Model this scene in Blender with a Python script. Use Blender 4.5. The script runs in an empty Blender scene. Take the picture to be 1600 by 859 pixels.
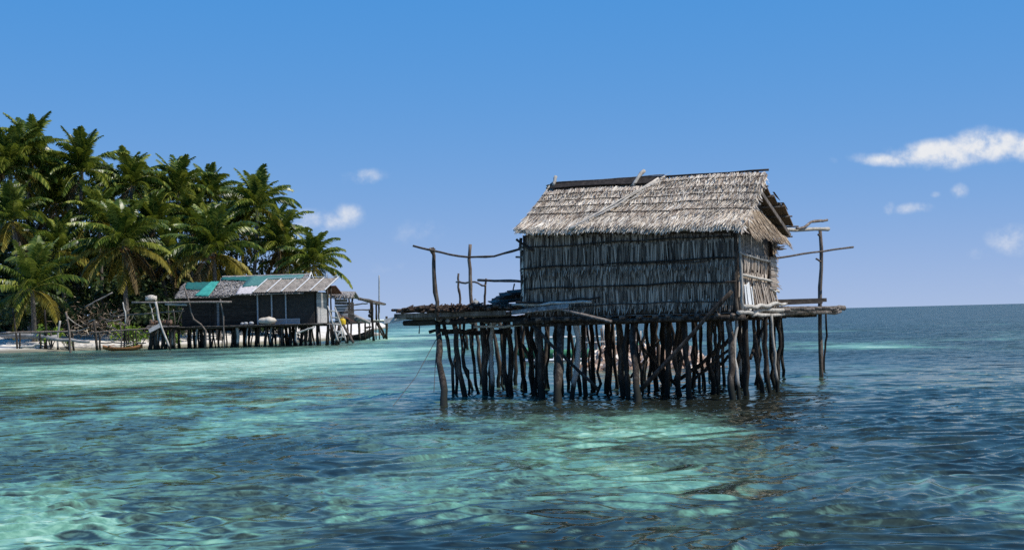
import bpy, bmesh, math, random
import numpy as np
from mathutils import Vector, Matrix

random.seed(7)
np.random.seed(7)
sc = bpy.context.scene
COL = sc.collection
R = math.radians

# ------------------------------------------------------------------ camera
F, CX, CY, H = 2300.0, 800.0, 429.5, 2.2
PITCH, ROLL = math.atan(64.5 / F), math.atan(0.025)
fw = Vector((0, math.cos(PITCH), math.sin(PITCH)))
r0 = Vector((1, 0, 0))
u0 = Vector((0, -math.sin(PITCH), math.cos(PITCH)))
rt = r0 * math.cos(ROLL) - u0 * math.sin(ROLL)
up = u0 * math.cos(ROLL) + r0 * math.sin(ROLL)
CAM = Vector((0, 0, H))
cam_d = bpy.data.cameras.new('camera')
cam = bpy.data.objects.new('camera', cam_d)
COL.objects.link(cam)
cam_d.sensor_width = 36.0
cam_d.lens = 36.0 * F / 1600.0
cam_d.clip_start = 0.1
cam_d.clip_end = 90000
cam.matrix_world = Matrix(((rt.x, up.x, -fw.x, CAM.x), (rt.y, up.y, -fw.y, CAM.y),
                           (rt.z, up.z, -fw.z, CAM.z), (0, 0, 0, 1)))
sc.camera = cam

# ------------------------------------------------------------------ light
SUN_EL = R(56)
sx, sy = 0.95, -0.31
n_ = math.hypot(sx, sy); sx /= n_; sy /= n_
SUN = Vector((sx * math.cos(SUN_EL), sy * math.cos(SUN_EL), math.sin(SUN_EL)))
sun_d = bpy.data.lights.new('sun', 'SUN')
sun = bpy.data.objects.new('sun', sun_d)
COL.objects.link(sun)
sun_d.energy = 5.0
sun_d.angle = R(0.53)
sun_d.color = (1.0, 0.95, 0.87)
sun.location = SUN * 100
sun.rotation_euler = SUN.to_track_quat('Z', 'Y').to_euler()

sc.view_settings.view_transform = 'Standard'
sc.view_settings.look = 'None'
sc.view_settings.gamma = 1
sc.view_settings.exposure = 0.0
sc.cycles.max_bounces = 6
sc.cycles.transparent_max_bounces = 8
sc.cycles.use_denoising = False
sc.cycles.sample_clamp_indirect = 8
sc.cycles.sample_clamp_direct = 8


def hor(px):
    return 494.0 - (px - 800) * 0.025


def ray(px, py):
    return fw + rt * ((px - CX) / F) - up * ((py - CY) / F)


def at(px, py, Y):
    d = ray(px, py)
    return CAM + d * (Y / d.y)


def ground(px, py, z=0.0):
    d = ray(px, py)
    return CAM + d * ((z - H) / d.z)


# ------------------------------------------------------------------ node helpers
class NT:
    def __init__(s, tree):
        s.t = tree; s.n = tree.nodes; s.l = tree.links

    def add(s, typ, inp=None, **kw):
        nd = s.n.new(typ)
        for k, v in kw.items():
            setattr(nd, k, v)
        if inp:
            for k, v in inp.items():
                sock = nd.inputs[k]
                if hasattr(v, 'is_output') or isinstance(v, bpy.types.NodeSocket):
                    s.l.new(v, sock)
                else:
                    sock.default_value = v
        return nd

    def math(s, op, a, b=0.0, clamp=False):
        return s.add('ShaderNodeMath', {0: a, 1: b}, operation=op, use_clamp=clamp).outputs[0]

    def ramp(s, fac, stops, interp='LINEAR'):
        nd = s.add('ShaderNodeValToRGB', {'Fac': fac})
        cr = nd.color_ramp
        cr.interpolation = interp
        while len(cr.elements) < len(stops):
            cr.elements.new(0.5)
        for e, (p, c) in zip(cr.elements, stops):
            e.position = p
            e.color = (*c, 1) if len(c) == 3 else c
        return nd.outputs[0]

    def mix(s, fac, a, b, blend='MIX'):
        nd = s.add('ShaderNodeMix', data_type='RGBA', blend_type=blend)
        for i, v in ((0, fac), (6, a), (7, b)):
            if isinstance(v, bpy.types.NodeSocket):
                s.l.new(v, nd.inputs[i])
            else:
                nd.inputs[i].default_value = v if i == 0 else ((*v, 1) if len(v) == 3 else v)
        return nd.outputs[2]


# ------------------------------------------------------------------ world: clear tropical sky with a few small clouds
w = bpy.data.worlds.new('World')
sc.world = w
w.use_nodes = True
t = NT(w.node_tree)
for nd in list(t.n):
    t.n.remove(nd)
out = t.add('ShaderNodeOutputWorld')
bg = t.add('ShaderNodeBackground', {'Strength': 0.085})
sky = t.add('ShaderNodeTexSky', sky_type='NISHITA', sun_disc=False, sun_elevation=SUN_EL,
            sun_rotation=math.atan2(sx, sy), altitude=0.0, air_density=0.3, dust_density=0.0, ozone_density=6.0)
sc3 = t.add('ShaderNodeSeparateColor', {0: sky.outputs[0]})
cr_ = [t.math('MULTIPLY', t.math('POWER', t.math('MULTIPLY', sc3.outputs[i], 1 / n0), g), k) for i, (n0, g, k) in enumerate(((3.6, 1.5, 1.0), (5.64, .33, 6.0), (7.96, .06, 8.8)))]
cr_[0] = t.math('MULTIPLY', t.math('DIVIDE', cr_[0], t.math('ADD', cr_[0], .35)), 6.2)   # red rises fast above black and levels off in the haze
hs = t.add('ShaderNodeCombineColor', {0: cr_[0], 1: cr_[1], 2: cr_[2]})
tc = t.add('ShaderNodeTexCoord')
sep = t.add('ShaderNodeSeparateXYZ', {0: tc.outputs['Generated']})
yy = t.math('MAXIMUM', sep.outputs[1], 0.02)
cu = t.math('DIVIDE', sep.outputs[0], yy)
cv = t.math('DIVIDE', sep.outputs[2], yy)
uv = t.add('ShaderNodeCombineXYZ', {0: cu, 1: cv, 2: 0.0}).outputs[0]
nz1 = t.add('ShaderNodeTexNoise', {'Vector': uv, 'Scale': 58.0, 'Detail': 7.0, 'Roughness': 0.6})
nz2 = t.add('ShaderNodeTexNoise', {'Vector': uv, 'Scale': 16.0, 'Detail': 2.0})
warp = t.add('ShaderNodeVectorMath', {0: nz2.outputs['Color'], 1: (0.5, 0.5, 0.5)}, operation='SUBTRACT')
warp = t.add('ShaderNodeVectorMath', {0: warp.outputs[0], 'Scale': 0.02}, operation='SCALE')
uvw = t.add('ShaderNodeVectorMath', {0: uv, 1: warp.outputs[0]}, operation='ADD').outputs[0]
CL = [(1400, 247, 80, 16, .78), (1470, 236, 90, 30, 1.0), (1545, 226, 85, 34, 1.05), (1620, 228, 60, 30, 1.0),
      (568, 280, 46, 20, .52), (505, 347, 62, 20, .66), (545, 338, 32, 24, .62), (470, 358, 32, 14, .5),
      (1425, 330, 40, 14, .55), (1388, 328, 16, 15, .5), (1495, 298, 20, 17, .62), (1292, 258, 24, 12, .40),
      (1590, 375, 60, 32, .55), (1535, 398, 30, 16, .42), (1455, 305, 12, 9, .38), (660, 365, 75, 36, .33),
      (600, 412, 60, 20, .30), (1180, 440, 120, 22, .24), (1620, 440, 150, 20, .3)]
acc = None
for (px, py, hw, hh, st) in CL:
    d = ray(px, py)
    c = (d.x / d.y, d.z / d.y, 0)
    a = t.add('ShaderNodeVectorMath', {0: uvw, 1: c}, operation='SUBTRACT').outputs[0]
    a = t.add('ShaderNodeVectorMath', {0: a, 1: (F / hw, F / hh, 0)}, operation='MULTIPLY').outputs[0]
    ln = t.add('ShaderNodeVectorMath', {0: a}, operation='LENGTH').outputs['Value']
    fo = t.add('ShaderNodeMapRange', {'Value': ln, 'From Min': 1.5, 'From Max': 0.1, 'To Min': 0.0, 'To Max': st},
               interpolation_type='SMOOTHSTEP').outputs[0]
    acc = fo if acc is None else t.math('MAXIMUM', acc, fo)
dn = t.math('SUBTRACT', nz1.outputs['Fac'], 0.5)
dn = t.math('MULTIPLY_ADD', dn, 2.2)
t.n[-1].inputs[2].default_value = 0.0
dn2 = t.math('ADD', dn, 0.85)
den = t.math('MULTIPLY', acc, dn2)
den = t.add('ShaderNodeMapRange', {'Value': den, 'From Min': 0.18, 'From Max': 0.98}, interpolation_type='SMOOTHSTEP').outputs[0]
den = t.math('MULTIPLY', den, t.math('GREATER_THAN', sep.outputs[1], 0.05))
mx = t.mix(den, hs.outputs[0], (9.6, 9.8, 10.2))
t.l.new(mx, bg.inputs['Color'])
t.l.new(bg.outputs[0], out.inputs[0])


# ------------------------------------------------------------------ materials
def new_mat(name):
    m = bpy.data.materials.new(name)
    m.use_nodes = True
    t = NT(m.node_tree)
    for nd in list(t.n):
        t.n.remove(nd)
    o = t.add('ShaderNodeOutputMaterial')
    return m, t, o


def wood_mat(name, dark, mid, light, scale=(6, 6, 1.2), var=0.5, wet=False, rough=0.85, bump=0.5, warm=None):
    m, t, o = new_mat(name)
    tc = t.add('ShaderNodeTexCoord')
    oi = t.add('ShaderNodeObjectInfo')
    geo = t.add('ShaderNodeNewGeometry')
    off = t.add('ShaderNodeVectorMath', {0: (13.1, 7.7, 31.3), 'Scale': oi.outputs['Random']}, operation='SCALE').outputs[0]
    v = t.add('ShaderNodeVectorMath', {0: tc.outputs['Object'], 1: off}, operation='ADD').outputs[0]
    v2 = t.add('ShaderNodeVectorMath', {0: v, 1: scale}, operation='MULTIPLY').outputs[0]
    n1 = t.add('ShaderNodeTexNoise', {'Vector': v2, 'Scale': 1.6, 'Detail': 8.0, 'Roughness': 0.7})
    n2 = t.add('ShaderNodeTexNoise', {'Vector': v2, 'Scale': 9.0, 'Detail': 4.0, 'Roughness': 0.7})
    f = t.math('MULTIPLY_ADD', n2.outputs['Fac'], 0.5)
    t.n[-1].inputs[2].default_value = -0.25
    f = t.math('ADD', n1.outputs['Fac'], f)
    c = t.ramp(f, [(0.28, dark), (0.5, mid), (0.72, light)])
    val = t.add('ShaderNodeMapRange', {'Value': oi.outputs['Random'], 'To Min': 1 - var, 'To Max': 1 + var * 0.6}).outputs[0]
    c = t.add('ShaderNodeHueSaturation', {'Color': c, 'Value': val}).outputs[0]
    if wet:
        sp = t.add('ShaderNodeSeparateXYZ', {0: geo.outputs['Position']})
        wv = t.math('ADD', sp.outputs[2], t.math('MULTIPLY', n1.outputs['Fac'], -0.35))
        wf = t.add('ShaderNodeMapRange', {'Value': wv, 'From Min': 0.36, 'From Max': 0.12}).outputs[0]
        c = t.mix(wf, c, (0.012, 0.014, 0.011))
    b = t.add('ShaderNodeBump', {'Strength': bump, 'Distance': 0.02, 'Height': f})
    p = t.add('ShaderNodeBsdfPrincipled', {'Base Color': c, 'Roughness': rough, 'Normal': b.outputs[0]})
    p.inputs['Specular IOR Level'].default_value = 0.2
    t.l.new(p.outputs[0], o.inputs[0])
    return m


def leafy_mat(name, stops, use_attr=True, rough=0.7, transl=0.0, tcol=None, fine=0.35, vecscale=(60, 60, 4), stain=0.0, objvar=.15):
    m, t, o = new_mat(name)
    oi = t.add('ShaderNodeObjectInfo')
    tc = t.add('ShaderNodeTexCoord')
    v2 = t.add('ShaderNodeVectorMath', {0: tc.outputs['Object'], 1: vecscale}, operation='MULTIPLY').outputs[0]
    nz = t.add('ShaderNodeTexNoise', {'Vector': v2, 'Scale': 1.0, 'Detail': 3.0})
    if use_attr:
        at_ = t.add('ShaderNodeAttribute', attribute_name='rnd')
        f = at_.outputs['Fac']
        f = t.math('ADD', f, t.math('MULTIPLY', t.math('SUBTRACT', oi.outputs['Random'], .5), objvar))
    else:
        f = t.math('MULTIPLY_ADD', oi.outputs['Random'], .5)
        t.n[-1].inputs[2].default_value = .25
    fz = t.math('MULTIPLY', t.math('SUBTRACT', nz.outputs['Fac'], 0.5), fine * 2)
    f = t.math('ADD', f, fz, clamp=True)
    c = t.ramp(f, stops)
    if stain:
        gp = t.add('ShaderNodeNewGeometry').outputs['Position']
        sn = t.add('ShaderNodeTexNoise', {'Vector': gp, 'Scale': 1.5, 'Detail': 5.0, 'Roughness': .65})
        sv = t.add('ShaderNodeMapRange', {'Value': sn.outputs['Fac'], 'From Min': .32, 'From Max': .66, 'To Min': 1 - stain, 'To Max': 1.12}).outputs[0]
        c = t.add('ShaderNodeHueSaturation', {'Color': c, 'Value': sv}).outputs[0]
    p = t.add('ShaderNodeBsdfPrincipled', {'Base Color': c, 'Roughness': rough})
    p.inputs['Specular IOR Level'].default_value = 0.25
    if transl > 0:
        tr = t.add('ShaderNodeBsdfTranslucent', {'Color': t.mix(0.5, c, tcol or (0.2, 0.25, 0.03))})
        ms = t.add('ShaderNodeMixShader', {0: transl, 1: p.outputs[0], 2: tr.outputs[0]})
        t.l.new(ms.outputs[0], o.inputs[0])
    else:
        t.l.new(p.outputs[0], o.inputs[0])
    return m


M = {}
M['stilt'] = wood_mat('stilt_wood', (.012, .009, .007), (.040, .031, .024), (.17, .14, .11), wet=True, var=.55)
M['pale'] = wood_mat('pale_driftwood', (.22, .20, .17), (.42, .39, .34), (.62, .58, .52), wet=True, var=.25)
M['brush'] = wood_mat('brushwood', (.02, .012, .008), (.07, .045, .032), (.26, .2, .16), var=.5)
M['pole'] = wood_mat('pole_wood', (.04, .03, .024), (.13, .10, .08), (.30, .26, .21), var=.45)
M['deck'] = wood_mat('deck_wood', (.05, .042, .036), (.16, .135, .115), (.36, .32, .28), var=.45)
M['greyplank'] = wood_mat('grey_plank', (.07, .07, .07), (.19, .19, .185), (.36, .36, .35), scale=(1.5, 1.5, 10), var=.3)
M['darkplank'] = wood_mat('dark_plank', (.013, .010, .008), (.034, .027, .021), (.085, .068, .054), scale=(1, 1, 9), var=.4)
M['litplank'] = wood_mat('pale_lit_plank', (.2, .19, .175), (.38, .365, .34), (.55, .53, .5), scale=(1.5, 1.5, 8), var=.3)  # pale grey boards, with the end wall's sunlit tone put into the colour
M['darkboard'] = wood_mat('dark_board', (.012, .009, .008), (.03, .024, .02), (.07, .055, .045), var=.3)
M['trunk'] = wood_mat('palm_trunk', (.05, .043, .036), (.15, .13, .11), (.3, .27, .23), scale=(3, 3, 5), var=.3)
M['thatch'] = leafy_mat('roof_thatch', [(0, (.09, .06, .042)), (.22, (.24, .175, .128)), (.45, (.50, .40, .30)), (.7, (.70, .61, .485)), (1, (.80, .72, .60))], fine=.25, stain=.38)
M['thatch_brown'] = leafy_mat('gable_thatch', [(0, (.05, .033, .02)), (.4, (.22, .15, .09)), (.75, (.42, .32, .22)), (1, (.6, .5, .38))], fine=.2, stain=.3)
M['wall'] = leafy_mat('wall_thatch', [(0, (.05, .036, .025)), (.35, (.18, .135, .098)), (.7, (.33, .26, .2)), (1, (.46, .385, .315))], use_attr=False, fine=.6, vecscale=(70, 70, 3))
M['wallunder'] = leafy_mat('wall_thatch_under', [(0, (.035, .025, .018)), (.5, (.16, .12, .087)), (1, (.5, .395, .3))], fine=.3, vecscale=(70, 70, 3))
M['sidewall'] = leafy_mat('side_wall_thatch', [(0, (.07, .055, .042)), (.35, (.28, .22, .17)), (.7, (.54, .46, .38)), (1, (.76, .69, .6))], use_attr=False, fine=.25)  # lighter copy of the wall thatch, sunlight on this end put into the colour
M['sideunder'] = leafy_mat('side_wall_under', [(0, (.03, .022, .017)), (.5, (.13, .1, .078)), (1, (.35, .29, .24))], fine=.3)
M['greythatch'] = leafy_mat('grey_thatch', [(0, (.13, .115, .1)), (.5, (.25, .225, .2)), (1, (.42, .385, .345))], fine=.2)
M['frond'] = leafy_mat('palm_frond', [(0, (.02, .045, .008)), (.5, (.085, .13, .02)), (1, (.36, .37, .07))], objvar=.6, transl=.28, tcol=(.24, .27, .02), rough=.32, fine=.3, vecscale=(1, 1, 1))
M['frond_yellow'] = leafy_mat('yellowing_frond', [(0, (.07, .07, .012)), (.5, (.21, .175, .025)), (1, (.42, .34, .07))], transl=.25, tcol=(.4, .3, .03), rough=.5, fine=.3, vecscale=(1, 1, 1))
M['frond_brown'] = leafy_mat('dry_frond', [(0, (.045, .03, .012)), (.5, (.13, .09, .035)), (1, (.3, .22, .1))], transl=.15, tcol=(.3, .2, .05), rough=.6, fine=.3, vecscale=(1, 1, 1))
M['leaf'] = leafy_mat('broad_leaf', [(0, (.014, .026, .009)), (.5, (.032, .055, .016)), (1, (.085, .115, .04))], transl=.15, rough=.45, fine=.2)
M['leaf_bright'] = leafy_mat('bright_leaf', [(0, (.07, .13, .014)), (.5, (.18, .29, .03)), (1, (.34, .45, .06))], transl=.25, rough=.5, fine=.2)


def simple_mat(name, a, b, scale=4.0, rough=0.7, spec=0.3, bump=0.0, metal=0.0):
    m, t, o = new_mat(name)
    tc = t.add('ShaderNodeTexCoord')
    n = t.add('ShaderNodeTexNoise', {'Vector': tc.outputs['Object'], 'Scale': scale, 'Detail': 6.0, 'Roughness': 0.65})
    c = t.ramp(n.outputs['Fac'], [(0.32, a), (0.68, b)])
    p = t.add('ShaderNodeBsdfPrincipled', {'Base Color': c, 'Roughness': rough, 'Metallic': metal})
    p.inputs['Specular IOR Level'].default_value = spec
    if bump:
        bp = t.add('ShaderNodeBump', {'Strength': bump, 'Distance': 0.05, 'Height': n.outputs['Fac']})
        t.l.new(bp.outputs[0], p.inputs['Normal'])
    t.l.new(p.outputs[0], o.inputs[0])
    return m


M['sand'] = simple_mat('coral_sand', (.62, .57, .5), (.8, .76, .69), scale=.6, rough=.95, bump=.3)
M['whiteboard'] = simple_mat('white_board', (.62, .63, .62), (.82, .83, .82), scale=3, rough=.6)
M['tarp_dark'] = simple_mat('dark_green_net', (.01, .075, .065), (.02, .14, .12), scale=5)
M['tarp_teal'] = simple_mat('teal_tarpaulin', (.025, .2, .16), (.06, .36, .29), scale=3)
M['tarp_pale'] = simple_mat('faded_teal_net', (.035, .12, .105), (.10, .24, .215), scale=9)
M['pink_thatch'] = simple_mat('pale_patch', (.34, .29, .27), (.7, .64, .61), scale=9)
M['sheet'] = simple_mat('weathered_sheet', (.12, .1, .08), (.34, .29, .24), scale=3.5, rough=.6)
M['sheetdark'] = simple_mat('dark_sheet', (.02, .016, .013), (.05, .042, .034), scale=3, rough=.6)
M['paint_white'] = simple_mat('white_paint', (.62, .6, .56), (.82, .8, .77), scale=5)
M['greypost'] = simple_mat('grey_post', (.24, .25, .26), (.42, .43, .44), scale=6)
M['sack'] = simple_mat('pale_sack', (.36, .31, .25), (.66, .58, .48), scale=3, bump=.4)
M['yellow'] = simple_mat('yellow_plastic', (.5, .3, .01), (.8, .55, .03), scale=5, rough=.5)
M['orange'] = simple_mat('orange_paint', (.16, .06, .02), (.38, .17, .06), scale=3)
M['hull_dark'] = simple_mat('dark_hull', (.012, .011, .011), (.04, .037, .035), scale=3)
M['hull_green'] = simple_mat('green_hull', (.05, .2, .1), (.09, .33, .17), scale=2)
M['rust'] = simple_mat('rusty_red', (.09, .03, .02), (.2, .075, .05), scale=4)
M['rock'] = simple_mat('grey_rock', (.16, .15, .14), (.36, .34, .32), scale=2, bump=.6)
M['coral'] = leafy_mat('coral_stone', [(0, (.12, .07, .045)), (.4, (.38, .25, .17)), (.75, (.62, .47, .36)), (1, (.78, .68, .56))], fine=.15, vecscale=(3, 3, 3))
M['rope'] = simple_mat('dark_rope', (.04, .04, .04), (.09, .09, .085))
M['floatm'] = simple_mat('grey_float', (.16, .16, .15), (.32, .32, .3))

# ------------------------------------------------------------------ object helpers
WLOC = {}


def empty(name, loc, label=None, cat=None, group=None):
    o = bpy.data.objects.new(name, None)
    o.empty_display_size = 0.3
    COL.objects.link(o)
    o.location = loc
    WLOC[o.name] = Vector(loc)
    tag(o, label, cat, group)
    return o


def tag(o, label=None, cat=None, group=None, kind=None):
    if label: o['label'] = label
    if cat: o['category'] = cat
    if group: o['group'] = group
    if kind: o['kind'] = kind
    return o


def link(name, mesh, parent=None, loc=None, rot=None, scale=None):
    """a further object on an existing mesh; loc in world space, parents are unrotated"""
    o = bpy.data.objects.new(name, mesh)
    COL.objects.link(o)
    loc = Vector(loc if loc is not None else (0, 0, 0))
    WLOC[o.name] = loc.copy()
    if parent is not None:
        o.parent = parent
        o.location = loc - WLOC[parent.name]
    else:
        o.location = loc
    if rot is not None:
        o.rotation_euler = rot
    if scale is not None:
        o.scale = (scale,) * 3 if isinstance(scale, (int, float)) else scale
    return o


class MB:
    def __init__(s):
        s.v = []; s.f = []; s.r = []

    def face(s, pts, r=0.5):
        i = len(s.v)
        s.v.extend([tuple(p) for p in pts])
        s.r.extend([r] * len(pts))
        s.f.append(tuple(range(i, i + len(pts))))

    def strip(s, rows, r=0.5):
        """rows: list of lists of equal length"""
        i = len(s.v); k = len(rows[0])
        for row in rows:
            s.v.extend([tuple(p) for p in row])
            s.r.extend([r] * k)
        for a in range(len(rows) - 1):
            for b in range(k - 1):
                p = i + a * k + b
                s.f.append((p, p + 1, p + k + 1, p + k))

    def box(s, c, ax, ay, az, r=0.5, jit=0.0):
        c = Vector(c)
        i = len(s.v)
        for dx, dy, dz in ((-1, -1, -1), (1, -1, -1), (1, 1, -1), (-1, 1, -1), (-1, -1, 1), (1, -1, 1), (1, 1, 1), (-1, 1, 1)):
            p = c + ax * dx + ay * dy + az * dz
            if jit:
                p = p + Vector([random.uniform(-jit, jit) for _ in range(3)])
            s.v.append(tuple(p)); s.r.append(r)
        for f in ((0, 3, 2, 1), (4, 5, 6, 7), (0, 1, 5, 4), (1, 2, 6, 5), (2, 3, 7, 6), (3, 0, 4, 7)):
            s.f.append(tuple(i + q for q in f))

    def plank(s, p0, p1, width, thick, upv=Vector((0, 0, 1)), r=0.5, jit=0.0):
        p0, p1 = Vector(p0), Vector(p1)
        d = (p1 - p0); L = d.length; d.normalize()
        n = (upv - d * upv.dot(d)).normalized()
        q = d.cross(n)
        s.box((p0 + p1) / 2, d * (L / 2), q * (width / 2), n * (thick / 2), r, jit)

    def tube(s, pts, rad, sides=7, jit=0.0, r=0.5, cap=True):
        pts = [Vector(p) for p in pts]
        n = len(pts)
        if not isinstance(rad, (list, tuple)):
            rad = [rad] * n
        i0 = len(s.v)
        d0 = (pts[-1] - pts[0]).normalized()
        ref = Vector((1, 0, 0)) if abs(d0.x) < .8 else Vector((0, 0, 1))
        for k in range(n):
            d = (pts[min(k + 1, n - 1)] - pts[max(k - 1, 0)]).normalized()
            a = d.cross(ref).normalized(); b = d.cross(a)
            for q in range(sides):
                th = 2 * math.pi * q / sides
                rr = rad[k] * (1 + (random.uniform(-jit, jit) if jit else 0))
                s.v.append(tuple(pts[k] + a * (math.cos(th) * rr) + b * (math.sin(th) * rr)))
                s.r.append(r)
        for k in range(n - 1):
            for q in range(sides):
                a = i0 + k * sides + q; b = i0 + k * sides + (q + 1) % sides
                s.f.append((a, b, b + sides, a + sides))
        if cap:
            s.f.append(tuple(i0 + q for q in reversed(range(sides))))
            s.f.append(tuple(i0 + (n - 1) * sides + q for q in range(sides)))

    def pole(s, p0, p1, ra, rb, n=7, wob=0.02, via=(), sides=7, jit=0.1, r=0.5):
        """a natural, slightly crooked tapered pole"""
        key = [Vector(p0)] + [Vector(p) for p in via] + [Vector(p1)]
        seg = [(key[i + 1] - key[i]).length for i in range(len(key) - 1)]
        tot = sum(seg) or 1
        pts = []; rad = []
        off = Vector((0, 0, 0))
        for k in range(n + 1):
            u = k / n
            q = u * tot; j = 0
            while j < len(seg) - 1 and q > seg[j]:
                q -= seg[j]; j += 1
            p = key[j].lerp(key[j + 1], min(1, q / max(seg[j], 1e-6)))
            off = off * .6 + Vector([random.gauss(0, wob) for _ in range(3)])
            e = 1 if 0 < k < n else .2
            pts.append(p + off * e)
            rr = ra + (rb - ra) * u
            if random.random() < .18:
                rr *= 1.18
            rad.append(rr)
        s.tube(pts, rad, sides, jit, r)

    def leaf(s, base, d, side, nrm, L, wd, curl=0.1, r=0.5, tip=0.25, seg=2):
        """strap-shaped leaf with a ragged tip"""
        rows = []
        for k in range(seg + 1):
            u = k / seg
            ww = wd * (1 - (1 - tip) * max(0, (u - .45) / .55) ** 1.5) * .5
            c = base + d * (L * u) + nrm * (curl * L * u * u)
            rows.append([c - side * ww, c + side * ww])
        s.strip(rows, r)

    def build(s, name, mat, parent=None, smooth=False, rnd=True, label=None, kind=None):
        vs = np.array(s.v, dtype=np.float64).reshape(-1, 3)
        c = Vector(((vs.min(0) + vs.max(0)) / 2).tolist())
        me = bpy.data.meshes.new(name)
        me.from_pydata((vs - np.array(c)).tolist(), [], s.f)
        if rnd:
            a = me.attributes.new('rnd', 'FLOAT', 'POINT')
            a.data.foreach_set('value', np.array(s.r, dtype=np.float32))
        if smooth:
            me.polygons.foreach_set('use_smooth', [True] * len(me.polygons))
        me.materials.append(M[mat] if isinstance(mat, str) else mat)
        me.update()
        o = link(name, me, parent, c)
        if label: o['label'] = label
        if kind: o['kind'] = kind
        return o


def single(name, fn, mat, parent, smooth=True, **kw):
    mb = MB(); fn(mb)
    return mb.build(name, mat, parent, smooth=smooth, **kw)


def pole_part(name, p0, p1, ra, rb, parent, mat='stilt', **kw):
    mb = MB(); mb.pole(p0, p1, ra, rb, **kw)
    return mb.build(name, mat, parent, smooth=True)


def U(a, b): return random.uniform(a, b)


# ------------------------------------------------------------------ sea
def vnoise(x, y, seed):
    rs = np.random.RandomState(seed)
    T = rs.rand(256, 256).astype(np.float32)
    xi = np.floor(x).astype(np.int64); yi = np.floor(y).astype(np.int64)
    fx = x - xi; fy = y - yi
    fx = fx * fx * (3 - 2 * fx); fy = fy * fy * (3 - 2 * fy)
    a = T[xi & 255, yi & 255]; b = T[(xi + 1) & 255, yi & 255]
    c = T[xi & 255, (yi + 1) & 255]; d = T[(xi + 1) & 255, (yi + 1) & 255]
    return (a * (1 - fx) + b * fx) * (1 - fy) + (c * (1 - fx) + d * fx) * fy


def fbm(x, y, seed, octv=4, gain=.5):
    s = 0; a = 1; tot = 0
    for k in range(octv):
        s = s + a * vnoise(x * 2 ** k + 17.3 * k, y * 2 ** k - 9.1 * k, seed + k)
        tot += a; a *= gain
    return s / tot


SHX = [-400, -140, -62, -45, -33, -24, -20, -18.4, 6]
SHY = [105, 124, 133, 136, 142, 150, 170, 212, 490]


def shore(x):
    return np.interp(x, SHX, SHY)


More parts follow.
